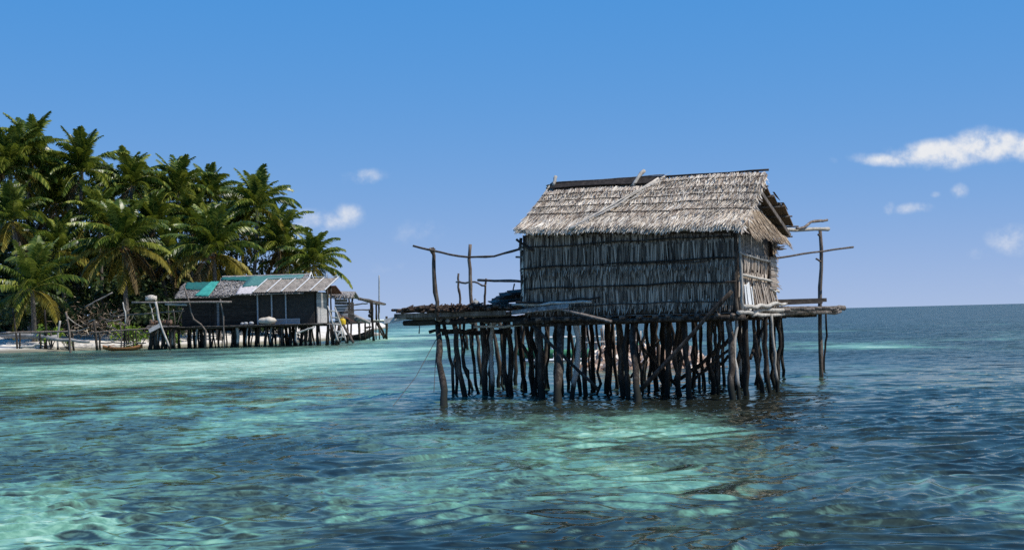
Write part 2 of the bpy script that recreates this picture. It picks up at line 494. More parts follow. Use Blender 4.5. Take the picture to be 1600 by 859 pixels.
def build_sea():
    rr = [0.4, 1.2, 2.5, 4.5, 7.0]
    r = 9.0
    while r < 600:
        rr.append(r); r *= 1 + (.006 if r < 12.5 else .0022 * (1 + (r / 60) ** 1.5))
    while r < 60000:
        rr.append(r); r *= 1.10
    rr = np.array(rr)
    fine = np.arange(-25.0, 25.001, 0.115)
    coarse = np.arange(30.0, 331.0, 10.0)
    aa = np.radians(np.concatenate([fine, coarse]))
    isf = np.concatenate([np.ones(len(fine)), np.zeros(len(coarse))])
    nr, na = len(rr), len(aa)
    RR, AA = np.meshgrid(rr, aa, indexing='ij')
    X = RR * np.sin(AA); Y = RR * np.cos(AA)
    spac = np.gradient(rr)[:, None] * np.ones_like(X)
    Z = np.zeros_like(X); DX = np.zeros_like(X); DY = np.zeros_like(X)
    SX = np.zeros_like(X); SY = np.zeros_like(X)
    rs = np.random.RandomState(3)
    wx = X + 1.2 * (fbm(X * .35, Y * .35, 90, 2) - .5) * 2
    wy = Y + 1.2 * (fbm(X * .35 + 40, Y * .35, 95, 2) - .5) * 2
    gust = .55 + .9 * fbm(X * .11, Y * .07, 50, 3)
    N = 100
    rs.rand(11)
    lam = np.exp(np.linspace(math.log(.16), math.log(3.2), N))
    wgt = np.exp(-((np.log(lam) - math.log(.5)) / .75) ** 2) + .5 * np.exp(-((np.log(lam) - math.log(.24)) / .25) ** 2)
    wgt = wgt / math.sqrt((wgt ** 2).sum() / 2)
    for i in range(N):
        l = lam[i]
        th = math.radians(-78) + rs.randn() * math.radians(27)
        k = 2 * math.pi / l
        dx, dy = math.cos(th), math.sin(th)
        slope = 0.225 * wgt[i]
        amp = slope / k
        fade = np.clip((l / spac - 3.0) / 3.0, 0, 1) * isf[None, :]
        ph = k * (dx * wx + dy * wy) + rs.rand() * 6.283
        c, s = np.cos(ph), np.sin(ph)
        g = fade * gust
        Z += amp * g * c
        DX -= 0.85 * amp * g * dx * s
        DY -= 0.85 * amp * g * dy * s
        gs = np.clip((l / spac - 6.0) / 5.0, 0, 1) * isf[None, :] * gust
        SX -= slope * gs * dx * s
        SY -= slope * gs * dy * s
    # the bottom: pale sand patches between dark weed and coral, the hut's dark reflection painted in, seen through the moving surface
    kx = 1.5
    bx = X + kx * SX * 3.0
    by = Y + kx * SY * 8.0
    sand = 0.95 * (fbm(bx * .10, by * .075, 11, 4) - .5) * 2.0
    sand += 0.5 * (fbm(bx * .6, by * .5, 31, 3) - .5) * 2 + 0.45 * (fbm(bx * 2.1, by * 1.5, 41, 3) - .5) * 2
    PATCH = [(90, 770, 230, 60, .75), (20, 830, 120, 40, .6), (650, 752, 190, 34, .75), (960, 665, 230, 36, .6), (980, 745, 190, 55, .70),
             (1100, 840, 120, 40, .5), (1560, 770, 110, 30, .8), (1290, 795, 110, 26, .5), (430, 655, 170, 20, .5),
             (120, 600, 160, 16, .55), (420, 560, 300, 14, .3), (150, 570, 180, 16, .3), (1270, 597, 80, 14, .5), (1370, 541, 170, 5, .9), (640, 520, 80, 12, .9), (560, 555, 130, 16, .6),
             (330, 830, 110, 30, .6), (800, 640, 130, 14, .4),
             (470, 700, 160, 26, -.35), (640, 650, 150, 30, -.25), (1000, 700, 260, 14, -.35), (260, 610, 200, 14, -.25), (550, 830, 200, 26, -.35),
             (1400, 650, 260, 80, -.6), (1400, 840, 220, 26, -.4), (1330, 725, 120, 12, .35), (1450, 560, 300, 14, -.8), (1170, 650, 70, 24, -.6), (950, 630, 300, 12, -1.0), (800, 810, 160, 20, -.4)]  # the dark patches at the hut paint its shade and reflection into the colour
    for (px, py, hw, hh, st) in PATCH:
        g0 = ground(px, py); gx = ground(px + hw, py); ga = ground(px, py - hh); gb = ground(px, py + hh)
        ex = abs(gx.x - g0.x); ey = abs(ga.y - gb.y) / 2
        q = ((bx - g0.x) / ex) ** 2 + ((by - g0.y) / ey) ** 2
        sand += st * np.exp(-q * .9)
    # shallow water towards the beach
    dsh = shore(X) - Y
    shal = np.clip(1 - dsh / 60.0, 0, 1) * np.where(X < 0, 1, np.clip(1 - X / 12, 0, 1))
    sand += .1 * shal
    deep = np.clip((RR - 110) / 130, 0, 1) * np.clip((X + 12) / 20, 0, 1)
    deep = np.maximum(deep, np.clip((RR - 350) / 500, 0, 1))
    right = np.clip((np.degrees(AA) - 3) / 9, 0, 1) * (np.cos(AA) > 0)
    sand += -.03 - .08 * right
    verts = np.stack([X + DX, Y + DY, Z], -1).reshape(-1, 3)
    idx = np.arange(nr * na).reshape(nr, na)
    nx = np.roll(idx, -1, axis=1)
    quads = np.stack([idx[:-1], idx[1:], nx[1:], nx[:-1]], -1).reshape(-1, 4)
    # hub
    hub = len(verts)
    verts = np.vstack([verts, [[0, 0, 0]]])
    tris = np.stack([idx[0], nx[0], np.full(na, hub)], -1)
    me = bpy.data.meshes.new('sea')
    me.vertices.add(len(verts))
    me.vertices.foreach_set('co', verts.astype(np.float32).ravel())
    nl = quads.size + tris.size
    me.loops.add(nl)
    me.loops.foreach_set('vertex_index', np.concatenate([quads[:, ::-1].ravel(), tris[:, ::-1].ravel()]).astype(np.int32))
    me.polygons.add(len(quads) + len(tris))
    st = np.concatenate([np.arange(len(quads)) * 4, len(quads) * 4 + np.arange(len(tris)) * 3]).astype(np.int32)
    me.polygons.foreach_set('loop_start', st)
    me.update(calc_edges=True)
    me.polygons.foreach_set('use_smooth', [True] * len(me.polygons))
    for nm, arr in (('bottom', sand), ('deep', deep), ('shallow', shal), ('calm', 1 - isf[None, :] * np.ones_like(X))):
        a = me.attributes.new(nm, 'FLOAT', 'POINT')
        a.data.foreach_set('value', np.concatenate([arr.ravel(), [0]]).astype(np.float32))
    o = bpy.data.objects.new('sea', me)
    COL.objects.link(o)
    o['kind'] = 'structure'
    m, t, out_ = new_mat('sea_water')
    tc = t.add('ShaderNodeTexCoord')
    b = t.add('ShaderNodeAttribute', attribute_name='bottom').outputs['Fac']
    dp = t.add('ShaderNodeAttribute', attribute_name='deep').outputs['Fac']
    sh = t.add('ShaderNodeAttribute', attribute_name='shallow').outputs['Fac']
    v1 = t.add('ShaderNodeVectorMath', {0: tc.outputs['Object'], 1: (1.0, 1.0, 1.0)}, operation='MULTIPLY').outputs[0]
    n1 = t.add('ShaderNodeTexNoise', {'Vector': v1, 'Scale': 3.2, 'Detail': 6.0, 'Roughness': .65, 'Distortion': 1.6})
    f = t.math('ADD', b, t.math('MULTIPLY', t.math('SUBTRACT', n1.outputs['Fac'], .5), 1.3))
    f = t.add('ShaderNodeMapRange', {'Value': f, 'From Min': -0.55, 'From Max': 1.25}).outputs[0]
    c = t.ramp(f, [(0.0, (.012, .015, .012)), (.3, (.030, .044, .034)), (.48, (.08, .14, .105)), (.66, (.13, .29, .20)), (.85, (.28, .49, .345)), (1, (.46, .64, .46))])
    cs = t.ramp(f, [(0.0, (.03, .06, .055)), (.45, (.075, .17, .14)), (.7, (.14, .30, .245)), (1, (.27, .46, .37))])
    c = t.mix(sh, c, cs)
    c = t.mix(dp, c, (.030, .040, .042))
    # ripples too small for the mesh: slopes taken straight from noise, stronger far out where the mesh is flat
    cd = t.add('ShaderNodeVectorMath', {0: tc.outputs['Object']}, operation='LENGTH').outputs['Value']
    far = t.add('ShaderNodeMapRange', {'Value': cd, 'From Min': 18.0, 'From Max': 80.0}).outputs[0]
    geo = t.add('ShaderNodeNewGeometry')
    nrm = geo.outputs['Normal']
    for (scl, dist, k0, k1) in (((9.0, 15.0, 5.0), .8, .14, .4), ((3.2, 5.0, 3.0), .7, .22, 1.0), ((.8, 1.6, 1.0), .6, .0, 2.2), ((.12, .4, .2), .5, .0, 1.1)):
        vv = t.add('ShaderNodeVectorMath', {0: tc.outputs['Object'], 1: scl}, operation='MULTIPLY').outputs[0]
        nn = t.add('ShaderNodeTexNoise', {'Vector': vv, 'Scale': 1.0, 'Detail': 3.0, 'Roughness': .6, 'Distortion': dist})
        q = t.add('ShaderNodeVectorMath', {0: nn.outputs['Color'], 1: (.5, .5, .5)}, operation='SUBTRACT').outputs[0]
        q = t.add('ShaderNodeVectorMath', {0: q, 1: (.75, 1, 0)}, operation='MULTIPLY').outputs[0]
        kk = t.math('MULTIPLY_ADD', far, k1 - k0)
        t.n[-1].inputs[2].default_value = k0
        q = t.add('ShaderNodeVectorMath', {0: q, 'Scale': kk}, operation='SCALE').outputs[0]
        nrm = t.add('ShaderNodeVectorMath', {0: nrm, 1: q}, operation='ADD').outputs[0]
    tilt = t.add('ShaderNodeVectorMath', {0: nrm, 1: geo.outputs['Normal']}, operation='SUBTRACT').outputs[0]
    # at grazing angles the back of every wavelet is hidden behind its front: only slopes towards the eye are seen
    ih = t.add('ShaderNodeVectorMath', {0: geo.outputs['Incoming'], 1: (1, 1, 0)}, operation='MULTIPLY').outputs[0]
    ih = t.add('ShaderNodeVectorMath', {0: ih}, operation='NORMALIZE').outputs[0]
    cp = t.add('ShaderNodeVectorMath', {0: tilt, 1: ih}, operation='DOT_PRODUCT').outputs['Value']
    fx = t.math('MULTIPLY', t.math('SUBTRACT', t.math('ABSOLUTE', cp), cp), far)
    ad = t.add('ShaderNodeVectorMath', {0: ih, 'Scale': fx}, operation='SCALE').outputs[0]
    nrm = t.add('ShaderNodeVectorMath', {0: nrm, 1: ad}, operation='ADD').outputs[0]
    nrm = t.add('ShaderNodeVectorMath', {0: nrm}, operation='NORMALIZE').outputs[0]
    flat = t.add('ShaderNodeVectorMath', {0: (0, 0, 3.0), 1: nrm}, operation='ADD').outputs[0]
    flat = t.add('ShaderNodeVectorMath', {0: flat}, operation='NORMALIZE').outputs[0]
    body = t.add('ShaderNodeBsdfDiffuse', {'Color': c, 'Normal': flat})
    gl = t.add('ShaderNodeBsdfGlossy', {'Color': (1, .94, .76, 1), 'Roughness': .04, 'Normal': nrm})
    fr = t.add('ShaderNodeFresnel', {'IOR': 1.33, 'Normal': nrm})
    ms = t.add('ShaderNodeMixShader', {0: t.math('MULTIPLY', fr.outputs[0], .95), 1: body.outputs[0], 2: gl.outputs[0]})
    t.l.new(ms.outputs[0], out_.inputs[0])
    me.materials.append(m)


build_sea()


# ------------------------------------------------------------------ beach and island ground
def land_h(x, y):
    d = np.minimum(y - shore(x), np.interp(x, [-34, -26, -21.5, -18.4, 6], [400, 240, 220, 213, 100]) - y)
    dd = d * np.interp(x, [-400, -45, -30, -18, 0], [1, 1, .8, .35, .3])
    top = np.interp(x, [-400, -36, -24, -17, -8, 6], [1.9, 1.8, 1.4, .5, .3, .3])
    h = top * (1 - np.exp(-np.maximum(dd, 0) * .13 / np.maximum(top, .1) * 1.3))
    return np.where(dd > 0, h, dd * .06)


def build_land():
    xs = np.concatenate([np.arange(-400, -80, 12), np.arange(-80, 8, .9)])
    ys = np.concatenate([np.arange(98, 125, 3), np.arange(125, 165, .7), np.arange(165, 300, 3), np.arange(300, 480, 12)])
    XX, YY = np.meshgrid(xs, ys, indexing='ij')
    ZZ = land_h(XX, YY) + .10 * (fbm(XX * .3, YY * .3, 70, 3) - .5) * np.clip((YY - shore(XX)) / 4, 0, 1)
    ZZ = np.maximum(ZZ, -1.0)
    v = np.stack([XX, YY, ZZ], -1).reshape(-1, 3)
    n, k = XX.shape
    idx = np.arange(n * k).reshape(n, k)
    q = np.stack([idx[:-1, :-1], idx[1:, :-1], idx[1:, 1:], idx[:-1, 1:]], -1).reshape(-1, 4)
    me = bpy.data.meshes.new('beach')
    me.from_pydata(v.tolist(), [], q.tolist())
    me.polygons.foreach_set('use_smooth', [True] * len(me.polygons))
    m, t, o_ = new_mat('beach_sand')
    geo = t.add('ShaderNodeNewGeometry')
    sp = t.add('ShaderNodeSeparateXYZ', {0: geo.outputs['Position']})
    n1 = t.add('ShaderNodeTexNoise', {'Vector': geo.outputs['Position'], 'Scale': .8, 'Detail': 8.0, 'Roughness': .7})
    n2 = t.add('ShaderNodeTexNoise', {'Vector': geo.outputs['Position'], 'Scale': .25, 'Detail': 4.0})
    c = t.ramp(n1.outputs['Fac'], [(.3, (.42, .37, .31)), (.5, (.66, .61, .54)), (.7, (.78, .74, .67))])
    wet = t.add('ShaderNodeMapRange', {'Value': t.math('ADD', sp.outputs[2], t.math('MULTIPLY', n2.outputs['Fac'], -.2)), 'From Min': .32, 'From Max': .05}).outputs[0]
    c = t.mix(wet, c, (.20, .185, .13))
    # leaf litter further inland under the palms
    inl = t.add('ShaderNodeMapRange', {'Value': t.math('ADD', sp.outputs[2], t.math('MULTIPLY', n2.outputs['Fac'], .5)), 'From Min': 1.65, 'From Max': 1.95}).outputs[0]
    c = t.mix(inl, c, (.10, .08, .055))
    bp = t.add('ShaderNodeBump', {'Strength': .6, 'Distance': .15, 'Height': n1.outputs['Fac']})
    p = t.add('ShaderNodeBsdfPrincipled', {'Base Color': c, 'Roughness': .95, 'Normal': bp.outputs[0]})
    t.l.new(p.outputs[0], o_.inputs[0])
    me.materials.append(m)
    o = bpy.data.objects.new('beach', me)
    COL.objects.link(o)
    o['kind'] = 'structure'


build_land()


def lz(x, y): return float(land_h(np.array(x), np.array(y)))


# ================================================================== the stilt hut in front
TH = R(24)
cT, sT = math.cos(TH), math.sin(TH)
HX, HY = 5.61, 37.0
UL = Vector((-cT, sT, 0))      # along the front wall, to the left
VB = Vector((sT, cT, 0))       # towards the back
WL, WD = 5.73, 3.82


def HW(L, v, z):
    return Vector((HX, HY, 0)) + UL * L + VB * v + Vector((0, 0, z))


hut = empty('stilt_hut', HW(WL / 2, WD / 2, 0), 'weathered thatched stilt hut standing alone over clear water with its own pole platform', 'hut')
FLOOR = 2.15


def yfrom(px, yb): return ground(px, yb).y


def stilt(xt, xb, yb, wt, wb, mat='stilt', ztop=2.1, via=None, Y=None, wob=.022):
    Yb = Y if Y else yfrom(xb, yb)
    g = ground(xb, yb)
    k = Yb / F
    b = Vector(((xb - CX) / F * Yb, Yb, 0)) if Y else Vector((g.x, g.y, 0))
    # top: the point on this depth where the pole meets the deck
    ytop = hor(xt) - (ztop - H) / k
    tp = at(xt, ytop, Yb)
    tp.z = ztop
    kk = (xt - CX) / F
    Lf = (HX - kk * HY) / (cT + kk * sT)
    Yt = max(Yb, HY + sT * Lf + .22) if Yb < 42 else Yb      # poles that stand out in front lean back under the deck edge
    if Yt > Yb:
        tp = at(xt, hor(xt) - (ztop - H) * F / Yt, Yt)
        tp.z = ztop
    pts = []
    if via:
        for (vx, vy) in via:
            u = min(1, max(0, (vy - ytop) / max(yb - ytop, 1)))
            pts.append(at(vx, vy, Yt + (Yb - Yt) * u))
    low = b + (b - (pts[-1] if pts else tp)).normalized() * .6
    return pole_part('stilt', tp, low, wt * k * .40, wb * k * .42, hut, mat, via=pts, n=10, wob=wob)


# measured stilts: x at top, x at waterline, y of waterline, widths
for a in [(684, 693, 632, 11, 16, 'stilt', [(687, 560), (692, 590)]), (693, 708, 616, 6, 6, 'stilt', [(701, 545), (706, 575)]), (709, 725, 621, 10, 11, 'stilt', [(715, 560)]),
          (719, 738, 610, 5, 5, 'stilt', [(722, 575)]), (738, 745, 614, 6, 6, 'stilt', None), (753, 757, 619, 11, 12, 'stilt', None),
          (742, 752, 600, 7, 7, 'stilt', [(746, 550)]), (768, 769, 619, 8, 8, 'pale', None), (766, 780, 606, 7, 8, 'stilt', [(777, 552), (780, 575)]),
          (780, 791, 600, 8, 8, 'stilt', [(788, 545)]), (794, 798, 616, 10, 11, 'stilt', None), (805, 806, 601, 8, 8, 'stilt', None),
          (808, 822, 610, 7, 8, 'stilt', [(812, 545), (820, 575)]), (815, 818, 603, 5, 5, 'stilt', None),
          (822, 832, 612, 10, 10, 'stilt', [(829, 560)]), (843, 847, 622, 11, 13, 'stilt', None), (836, 842, 612, 7, 8, 'pale', [(838, 550)]), (857, 852, 606, 9, 9, 'stilt', None),
          (876, 874, 627, 16, 15, 'stilt', None), (899, 893, 622, 12, 9, 'pale', [(904, 540), (902, 575)]), (866, 868, 607, 8, 8, 'stilt', None),
          (889, 888, 609, 7, 7, 'stilt', None), (913, 915, 618, 9, 10, 'stilt', None), (925, 927, 610, 9, 9, 'stilt', None), (949, 947, 613, 11, 11, 'stilt', None),
          (958, 962, 606, 5, 5, 'stilt', None), (965, 972, 618, 12, 12, 'stilt', None), (980, 982, 622, 9, 9, 'stilt', [(977, 540)]),
          (991, 996, 627, 13, 14, 'stilt', [(990, 540)]), (1007, 1003, 598, 5, 5, 'stilt', [(1012, 545)]), (1021, 1025, 609, 10, 10, 'stilt', None),
          (1034, 1036, 612, 9, 9, 'stilt', None), (1046, 1044, 618, 9, 10, 'stilt', None), (1060, 1061, 608, 6, 6, 'stilt', None),
          (1067, 1078, 621, 11, 11, 'stilt', [(1070, 540), (1074, 580)]), (1088, 1085, 606, 6, 7, 'stilt', None), (1093, 1098, 604, 5, 5, 'stilt', [(1092, 540), (1097, 570)]),
          (1105, 1117, 614, 8, 10, 'stilt', [(1107, 540), (1110, 575)]), (1114, 1112, 598, 5, 6, 'stilt', [(1118, 540)]), (1128, 1133, 602, 6, 7, 'stilt', None),
          (1140, 1145, 624, 13, 13, 'stilt', None), (1150, 1154, 623, 6, 9, 'pale', [(1149, 560)]), (1157, 1160, 604, 5, 5, 'pale', None), (1164, 1168, 618, 12, 12, 'stilt', None),
          (1178, 1191, 613, 7, 10, 'stilt', [(1181, 545), (1187, 580)]), (1184, 1184, 604, 7, 7, 'stilt', None), (1192, 1200, 600, 5, 6, 'pale', [(1194, 545)]),
          (1205, 1215, 613, 6, 7, 'pale', [(1210, 550)]), (1207, 1208, 599, 7, 7, 'stilt', None), (1217, 1217, 590, 5, 5, 'stilt', None), (1222, 1222, 589, 6, 6, 'stilt', None),
          (1290, 1286, 578, 4, 4, 'stilt', [(1291, 530)])]:
    stilt(a[0], a[1], a[2], a[3], a[4], a[5], via=a[6])
# inner stilts carrying the rest of the floor
for row, vv in enumerate((2.0, 4.4, 7.0, 9.6)):
    for k in range(15):
        L = -.1 + k * (9.0 / 14) + U(-.3, .3)
        if L > 6.2 and vv > 5: continue
        if L < 1.2 and vv > 5: continue
        p = HW(L, vv + U(-.5, .5), 0)
        lean = Vector((U(-.2, .2), U(-.1, .1), 0))
        rr = U(.028, .06)
        pole_part('stilt', p + lean + Vector((0, 0, 2.1)), p - Vector((0, 0, .6)), rr, rr * 1.1, hut, 'stilt', n=9, wob=.045)


# braces
def seg(name, a, b, Ya, Yb, w_, mat='stilt', wob=.02, n=8, parent=hut, w2=None):
    k = (Ya + Yb) / 2 / F
    return pole_part(name, at(*a, Ya), at(*b, Yb), w_ * k / 2, (w2 or w_) * k / 2, parent, mat, wob=wob, n=n)


seg('brace', (832, 509), (934, 609), 39.0, 37.9, 5)
seg('brace', (990, 620), (1144, 455), 37.4, 36.75, 6.5)
seg('brace', (1066, 606), (1142, 545), 40, 39, 5)
seg('brace', (1062, 592), (1140, 528), 41, 40, 6)
seg('brace', (1110, 588), (1138, 556), 42, 41, 5)
seg('brace', (1000, 540), (1060, 606), 41, 42, 5)
seg('brace', (985, 590), (1030, 530), 43, 43, 4)
seg('brace', (810, 535), (835, 575), 42, 42, 6)
seg('brace', (1172, 560), (1200, 505), 39, 41, 5)

# floor beams under the hut: long logs along the front and the sides, with cross joists whose pale ends show
for vv, zz, L0, L1, rr in ((-.08, 2.02, -.25, 6.1, .065), (.12, 1.98, .1, 5.9, .05), (1.9, 2.0, -.2, 6, .07), (3.9, 2.0, -.2, 6, .07), (6.5, 2.0, .3, 6, .06), (9.2, 2.0, .0, 5, .06)):
    pole_part('floor_beam', HW(L0, vv, zz), HW(L1, vv, zz), rr, rr * .9, hut, 'stilt', wob=.015, n=10)
for k in range(15):
    L = .1 + k * .405 + U(-.08, .08)
    pole_part('floor_joist', HW(L, -.22 - U(0, .12), 2.10), HW(L + U(-.1, .1), 4.0, 2.10), .045, .04, hut, 'pole', wob=.012, n=6, sides=8)
# floor sheets of split poles
mb = MB()
for k in range(70):
    v0 = .05 + k * .056
    mb.plank(HW(-.05, v0, 2.155 + U(-.008, .008)), HW(WL + .1, v0, 2.155 + U(-.008, .008)), .052, .02, r=U(0, 1))
mb.build('floor', 'deck', hut, kind='stuff')

# walls --------------------------------------------------------------
corner_z = 4.45
for (L, v, zt, r_) in ((0, 0, 4.15, .075), (WL, 0, 4.35, .07), (0, WD, 4.3, .06), (WL, WD, 4.4, .06)):
    pole_part('corner_post', HW(L, v, 2.0), HW(L, v, zt), r_, r_ * .85, hut, 'stilt', wob=.012)


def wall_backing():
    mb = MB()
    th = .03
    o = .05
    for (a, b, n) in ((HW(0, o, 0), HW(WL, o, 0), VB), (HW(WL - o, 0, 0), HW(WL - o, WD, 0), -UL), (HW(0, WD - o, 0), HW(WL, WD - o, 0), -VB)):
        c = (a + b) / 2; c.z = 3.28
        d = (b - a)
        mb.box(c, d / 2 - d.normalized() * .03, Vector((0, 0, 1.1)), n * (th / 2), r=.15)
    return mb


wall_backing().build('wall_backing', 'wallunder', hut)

leaf_meshes = []
for k in range(8):
    mb = MB()
    # a strap leaf hanging from the origin down -Z, width along X, bulging towards -Y; unit length and width
    rows = []
    a0 = U(-.4, .4)
    for j in range(5):
        u = j / 4
        wd = .5 * (1 - .08 * u) if j < 4 else .5 * U(.3, .75)
        cx_ = a0 * .25 * u + U(-.05, .05)
        cz = -u
        cy = -.03 * math.sin(u * 2.6) - .012
        rows.append([Vector((cx_ - wd, cy + .02, cz + (U(0, .06) if j == 4 else 0))), Vector((cx_, cy - .012, cz)), Vector((cx_ + wd, cy + .02, cz + (U(0, .1) if j == 4 else 0)))])
    mb.strip(rows)
    vs = mb.v
    me = bpy.data.meshes.new('leaf_strip')
    me.from_pydata(vs, [], mb.f)
    me.polygons.foreach_set('use_smooth', [True] * len(me.polygons))
    me.materials.append(M['wall'])
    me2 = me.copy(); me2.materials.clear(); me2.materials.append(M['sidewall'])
    leaf_meshes.append((me, me2))

# front wall rows: z of the top (left, right), z of the bottom, strips
ROWS = [(4.38, 4.14, 3.98, 3.96, 40), (4.02, 4.02, 3.40, 3.44, 58), (3.47, 3.49, 3.16, 3.18, 50), (3.24, 3.25, 2.84, 2.87, 56), (2.89, 2.92, 2.40, 2.43, 58)]
yaw_front = math.atan2(-UL.y, -UL.x)      # local +X runs to the right along the wall, -Y faces outwards
for ri, (zl, zr, bl, br, cnt) in enumerate(ROWS):
    lay = .012 + .012 * (len(ROWS) - ri)
    if ri == 0: lay = .03
    mb = MB()
    for k in range(620):
        L = U(0.0, WL)
        u = L / WL
        zt = zr + (zl - zr) * u; zb = br + (bl - br) * u
        b = HW(L, (.02 - lay * .5) if k % 5 < 3 else -lay - U(.012, .03), zt - (0 if k % 5 < 3 else U(0, .12)))
        mb.leaf(b, Vector((0, 0, -1)) + UL * U(-.12, .12), UL, -VB, (zt - zb) * U(.85, 1.1), U(.018, .045), curl=U(0, .05), r=random.random())
    row = mb.build('thatch_row', 'wallunder', hut, kind='stuff')
    for k in range(cnt):
        L = (k + .5) / cnt * WL + U(-.05, .05)
        u = L / WL
        zt = zr + (zl - zr) * u; zb = br + (bl - br) * u
        h = (zt - zb) * random.choice((U(.55, .8), U(.8, 1.05), U(.9, 1.12), U(.95, 1.1)))
        wd = random.choice((U(.025, .05), U(.035, .065), U(.05, .09)))
        o = link('leaf_strip', random.choice(leaf_meshes)[0], row, HW(min(max(L, .04), WL - .03), -lay + U(-.012, .005), zt + U(-.02, .01)), rot=(U(-.02, .07), U(-.07, .07), yaw_front + U(-.08, .08)), scale=(wd, .5, h))
# bottom fringe of shorter leaves
mb = MB()
for k in range(420):
    L = U(0.0, WL)
    zt = 2.5 + U(-.04, .04)
    mb.leaf(HW(L, -.02 - U(0, .03), zt), Vector((0, 0, -1)) + UL * U(-.25, .25) - VB * U(0, .2), UL, -VB, U(.15, .33), U(.025, .055), curl=U(0, .25), r=random.random())
mb.build('thatch_fringe', 'wallunder', hut, kind='stuff')
# thin fringe below every row, darkened only by its own gaps
for (z0, z1) in ((3.50, 3.52),):
    mb = MB()
    for k in range(260):
        L = U(0, WL)
        mb.leaf(HW(L, -.07, z0 + (z1 - z0) * (1 - L / WL) - U(0, .04)), Vector((0, 0, -1)) + UL * U(-.4, .4) - VB * U(0, .25), UL, -VB, U(.12, .28), U(.02, .05), curl=U(0, .2), r=random.random())
    mb.build('thatch_fringe', 'wallunder', hut, kind='stuff')
# battens tied across the rows
for (zl, zr, rr, L0, L1) in ((4.03, 4.06, .02, 0, WL + .15), (3.45, 3.53, .026, -.02, WL + .1), (2.90, 2.93, .024, -.05, WL), (3.47, 3.50, .014, .6, 3.6), (2.44, 2.42, .016, .3, 4.4)):
    pole_part('batten', HW(L0, -.115, zr), HW(L1, -.115, zl), rr * .95, rr * .8, hut, 'stilt', wob=.016, n=12)

# right end wall ------------------------------------------------------
yaw_side = math.atan2(VB.y, VB.x)
OUT = -UL
mb = MB()
mb.box(HW(.04, 1.62, 3.88), VB * 1.45, Vector((0, 0, .27)), OUT * .018)
mb.build('board_panel', 'greyplank', hut)
for k in range(6):
    v = .3 + k * .48
    mb = MB(); mb.box(HW(-.0, v, 3.88), VB * .22, Vector((0, 0, .275)), OUT * .012, jit=.008)
    mb.build('board', 'greyplank', hut)
side_rows = [(3.66, 3.12, .12, 3.1, 22, .05), (3.18, 2.55, .12, 3.0, 20, .03), (2.75, 2.2, 1.5, 3.7, 12, .04)]
for (zt, zb, v0, v1, cnt, lay) in side_rows:
    mb = MB()
    for k in range(170):
        v = U(v0, v1)
        mb.leaf(HW(.01 - lay * .6, v, zt + U(-.05, .02)), Vector((0, 0, -1)) + VB * U(-.2, .2), VB, OUT, (zt - zb) * U(.8, 1.1), U(.03, .06), curl=U(0, .1), r=random.random())
    row = mb.build('thatch_row', 'sideunder', hut, kind='stuff')
    for k in range(cnt):
        v = v0 + (k + .5) / cnt * (v1 - v0) + U(-.05, .05)
        link('leaf_strip', random.choice(leaf_meshes)[1], row, HW(-lay - .02 - U(0, .02), v, zt + U(-.04, .02)), rot=(U(0, .12), U(-.16, .16), yaw_side), scale=(U(.05, .12), .6, (zt - zb) * U(.7, 1.12)))
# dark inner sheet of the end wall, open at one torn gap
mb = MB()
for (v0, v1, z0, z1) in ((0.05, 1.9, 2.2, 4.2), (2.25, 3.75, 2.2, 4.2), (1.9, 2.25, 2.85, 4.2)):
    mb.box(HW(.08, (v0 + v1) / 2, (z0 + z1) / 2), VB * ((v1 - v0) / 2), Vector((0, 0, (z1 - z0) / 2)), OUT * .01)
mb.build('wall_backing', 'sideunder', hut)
for (v, lean_, z0, z1, wd) in ((.55, .12, 2.2, 2.85, .13), (.85, .18, 2.2, 2.88, .3), (1.2, .16, 2.2, 2.8, .1)):
    mb = MB(); mb.plank(HW(-.1, v + lean_, z0), HW(-.1, v - lean_ * .4, z1), wd, .02, upv=OUT)
    mb.build('white_board', 'whiteboard', hut)
for k in range(16):
    v = 1.5 + k * .14
    mb = MB(); mb.plank(HW(-.13 - U(0, .03), v + U(.1, .3), 2.2), HW(-.1, v - U(.0, .25), 2.85 + U(-.1, .12)), U(.03, .06), .02, upv=OUT)
    mb.build('slat', 'sidewall', hut, rnd=True)
for (v0, v1, za, zb, rr) in ((.0, 3.2, 3.65, 3.5, .03), (.1, 3.1, 3.1, 2.98, .035), (3.0, 3.9, 2.78, 2.68, .03), (.05, .1, 4.1, 2.2, .04)):
    pole_part('batten', HW(-.14, v0, za), HW(-.14, v1, zb), rr, rr, hut, 'pale', wob=.012)
# woven shutter near the back corner
sh = MB(); sh.box(HW(-.13, 3.35, 3.2), VB * .3, Vector((0, 0, .42)), OUT * .015)
sho = sh.build('shutter', 'sidewall', hut)
for k in range(22):
    z = 2.8 + k * .038
    mb = MB(); mb.plank(HW(-.16, 3.02, z + U(-.02, .02)), HW(-.15, 3.7 + U(0, .25), z - U(-.02, .05)), U(.02, .04), .012, upv=OUT)
    mb.build('shutter_slat', 'sidewall', sho)
# ragged leaf ends at the back corner
mb = MB()
for k in range(120):
    z = U(2.2, 4.1)
    mb.leaf(HW(-.05, 3.75, z), (VB * U(.4, 1) + Vector((0, 0, -U(.3, 1.2))) + OUT * U(.0, .4)).normalized(), Vector((0, 0, 1)), OUT, U(.15, .35), U(.02, .05), r=random.random())
for k in range(26):
    z = random.choice((4.0, 3.9, 4.08, 2.35, 2.25))
    mb.leaf(HW(-.1, 3.8, z + U(-.06, .06)), (VB * U(.8, 1) + OUT * U(.1, .5) + Vector((0, 0, U(-.1, .15)))).normalized(), Vector((0, 0, 1)), OUT, U(.25, .6), U(.03, .06), r=U(0, .3))
mb.build('ragged_leaves', 'thatch_brown', hut, kind='stuff')

# roof ---------------------------------------------------------------
RZ, RV = 5.80, 1.91


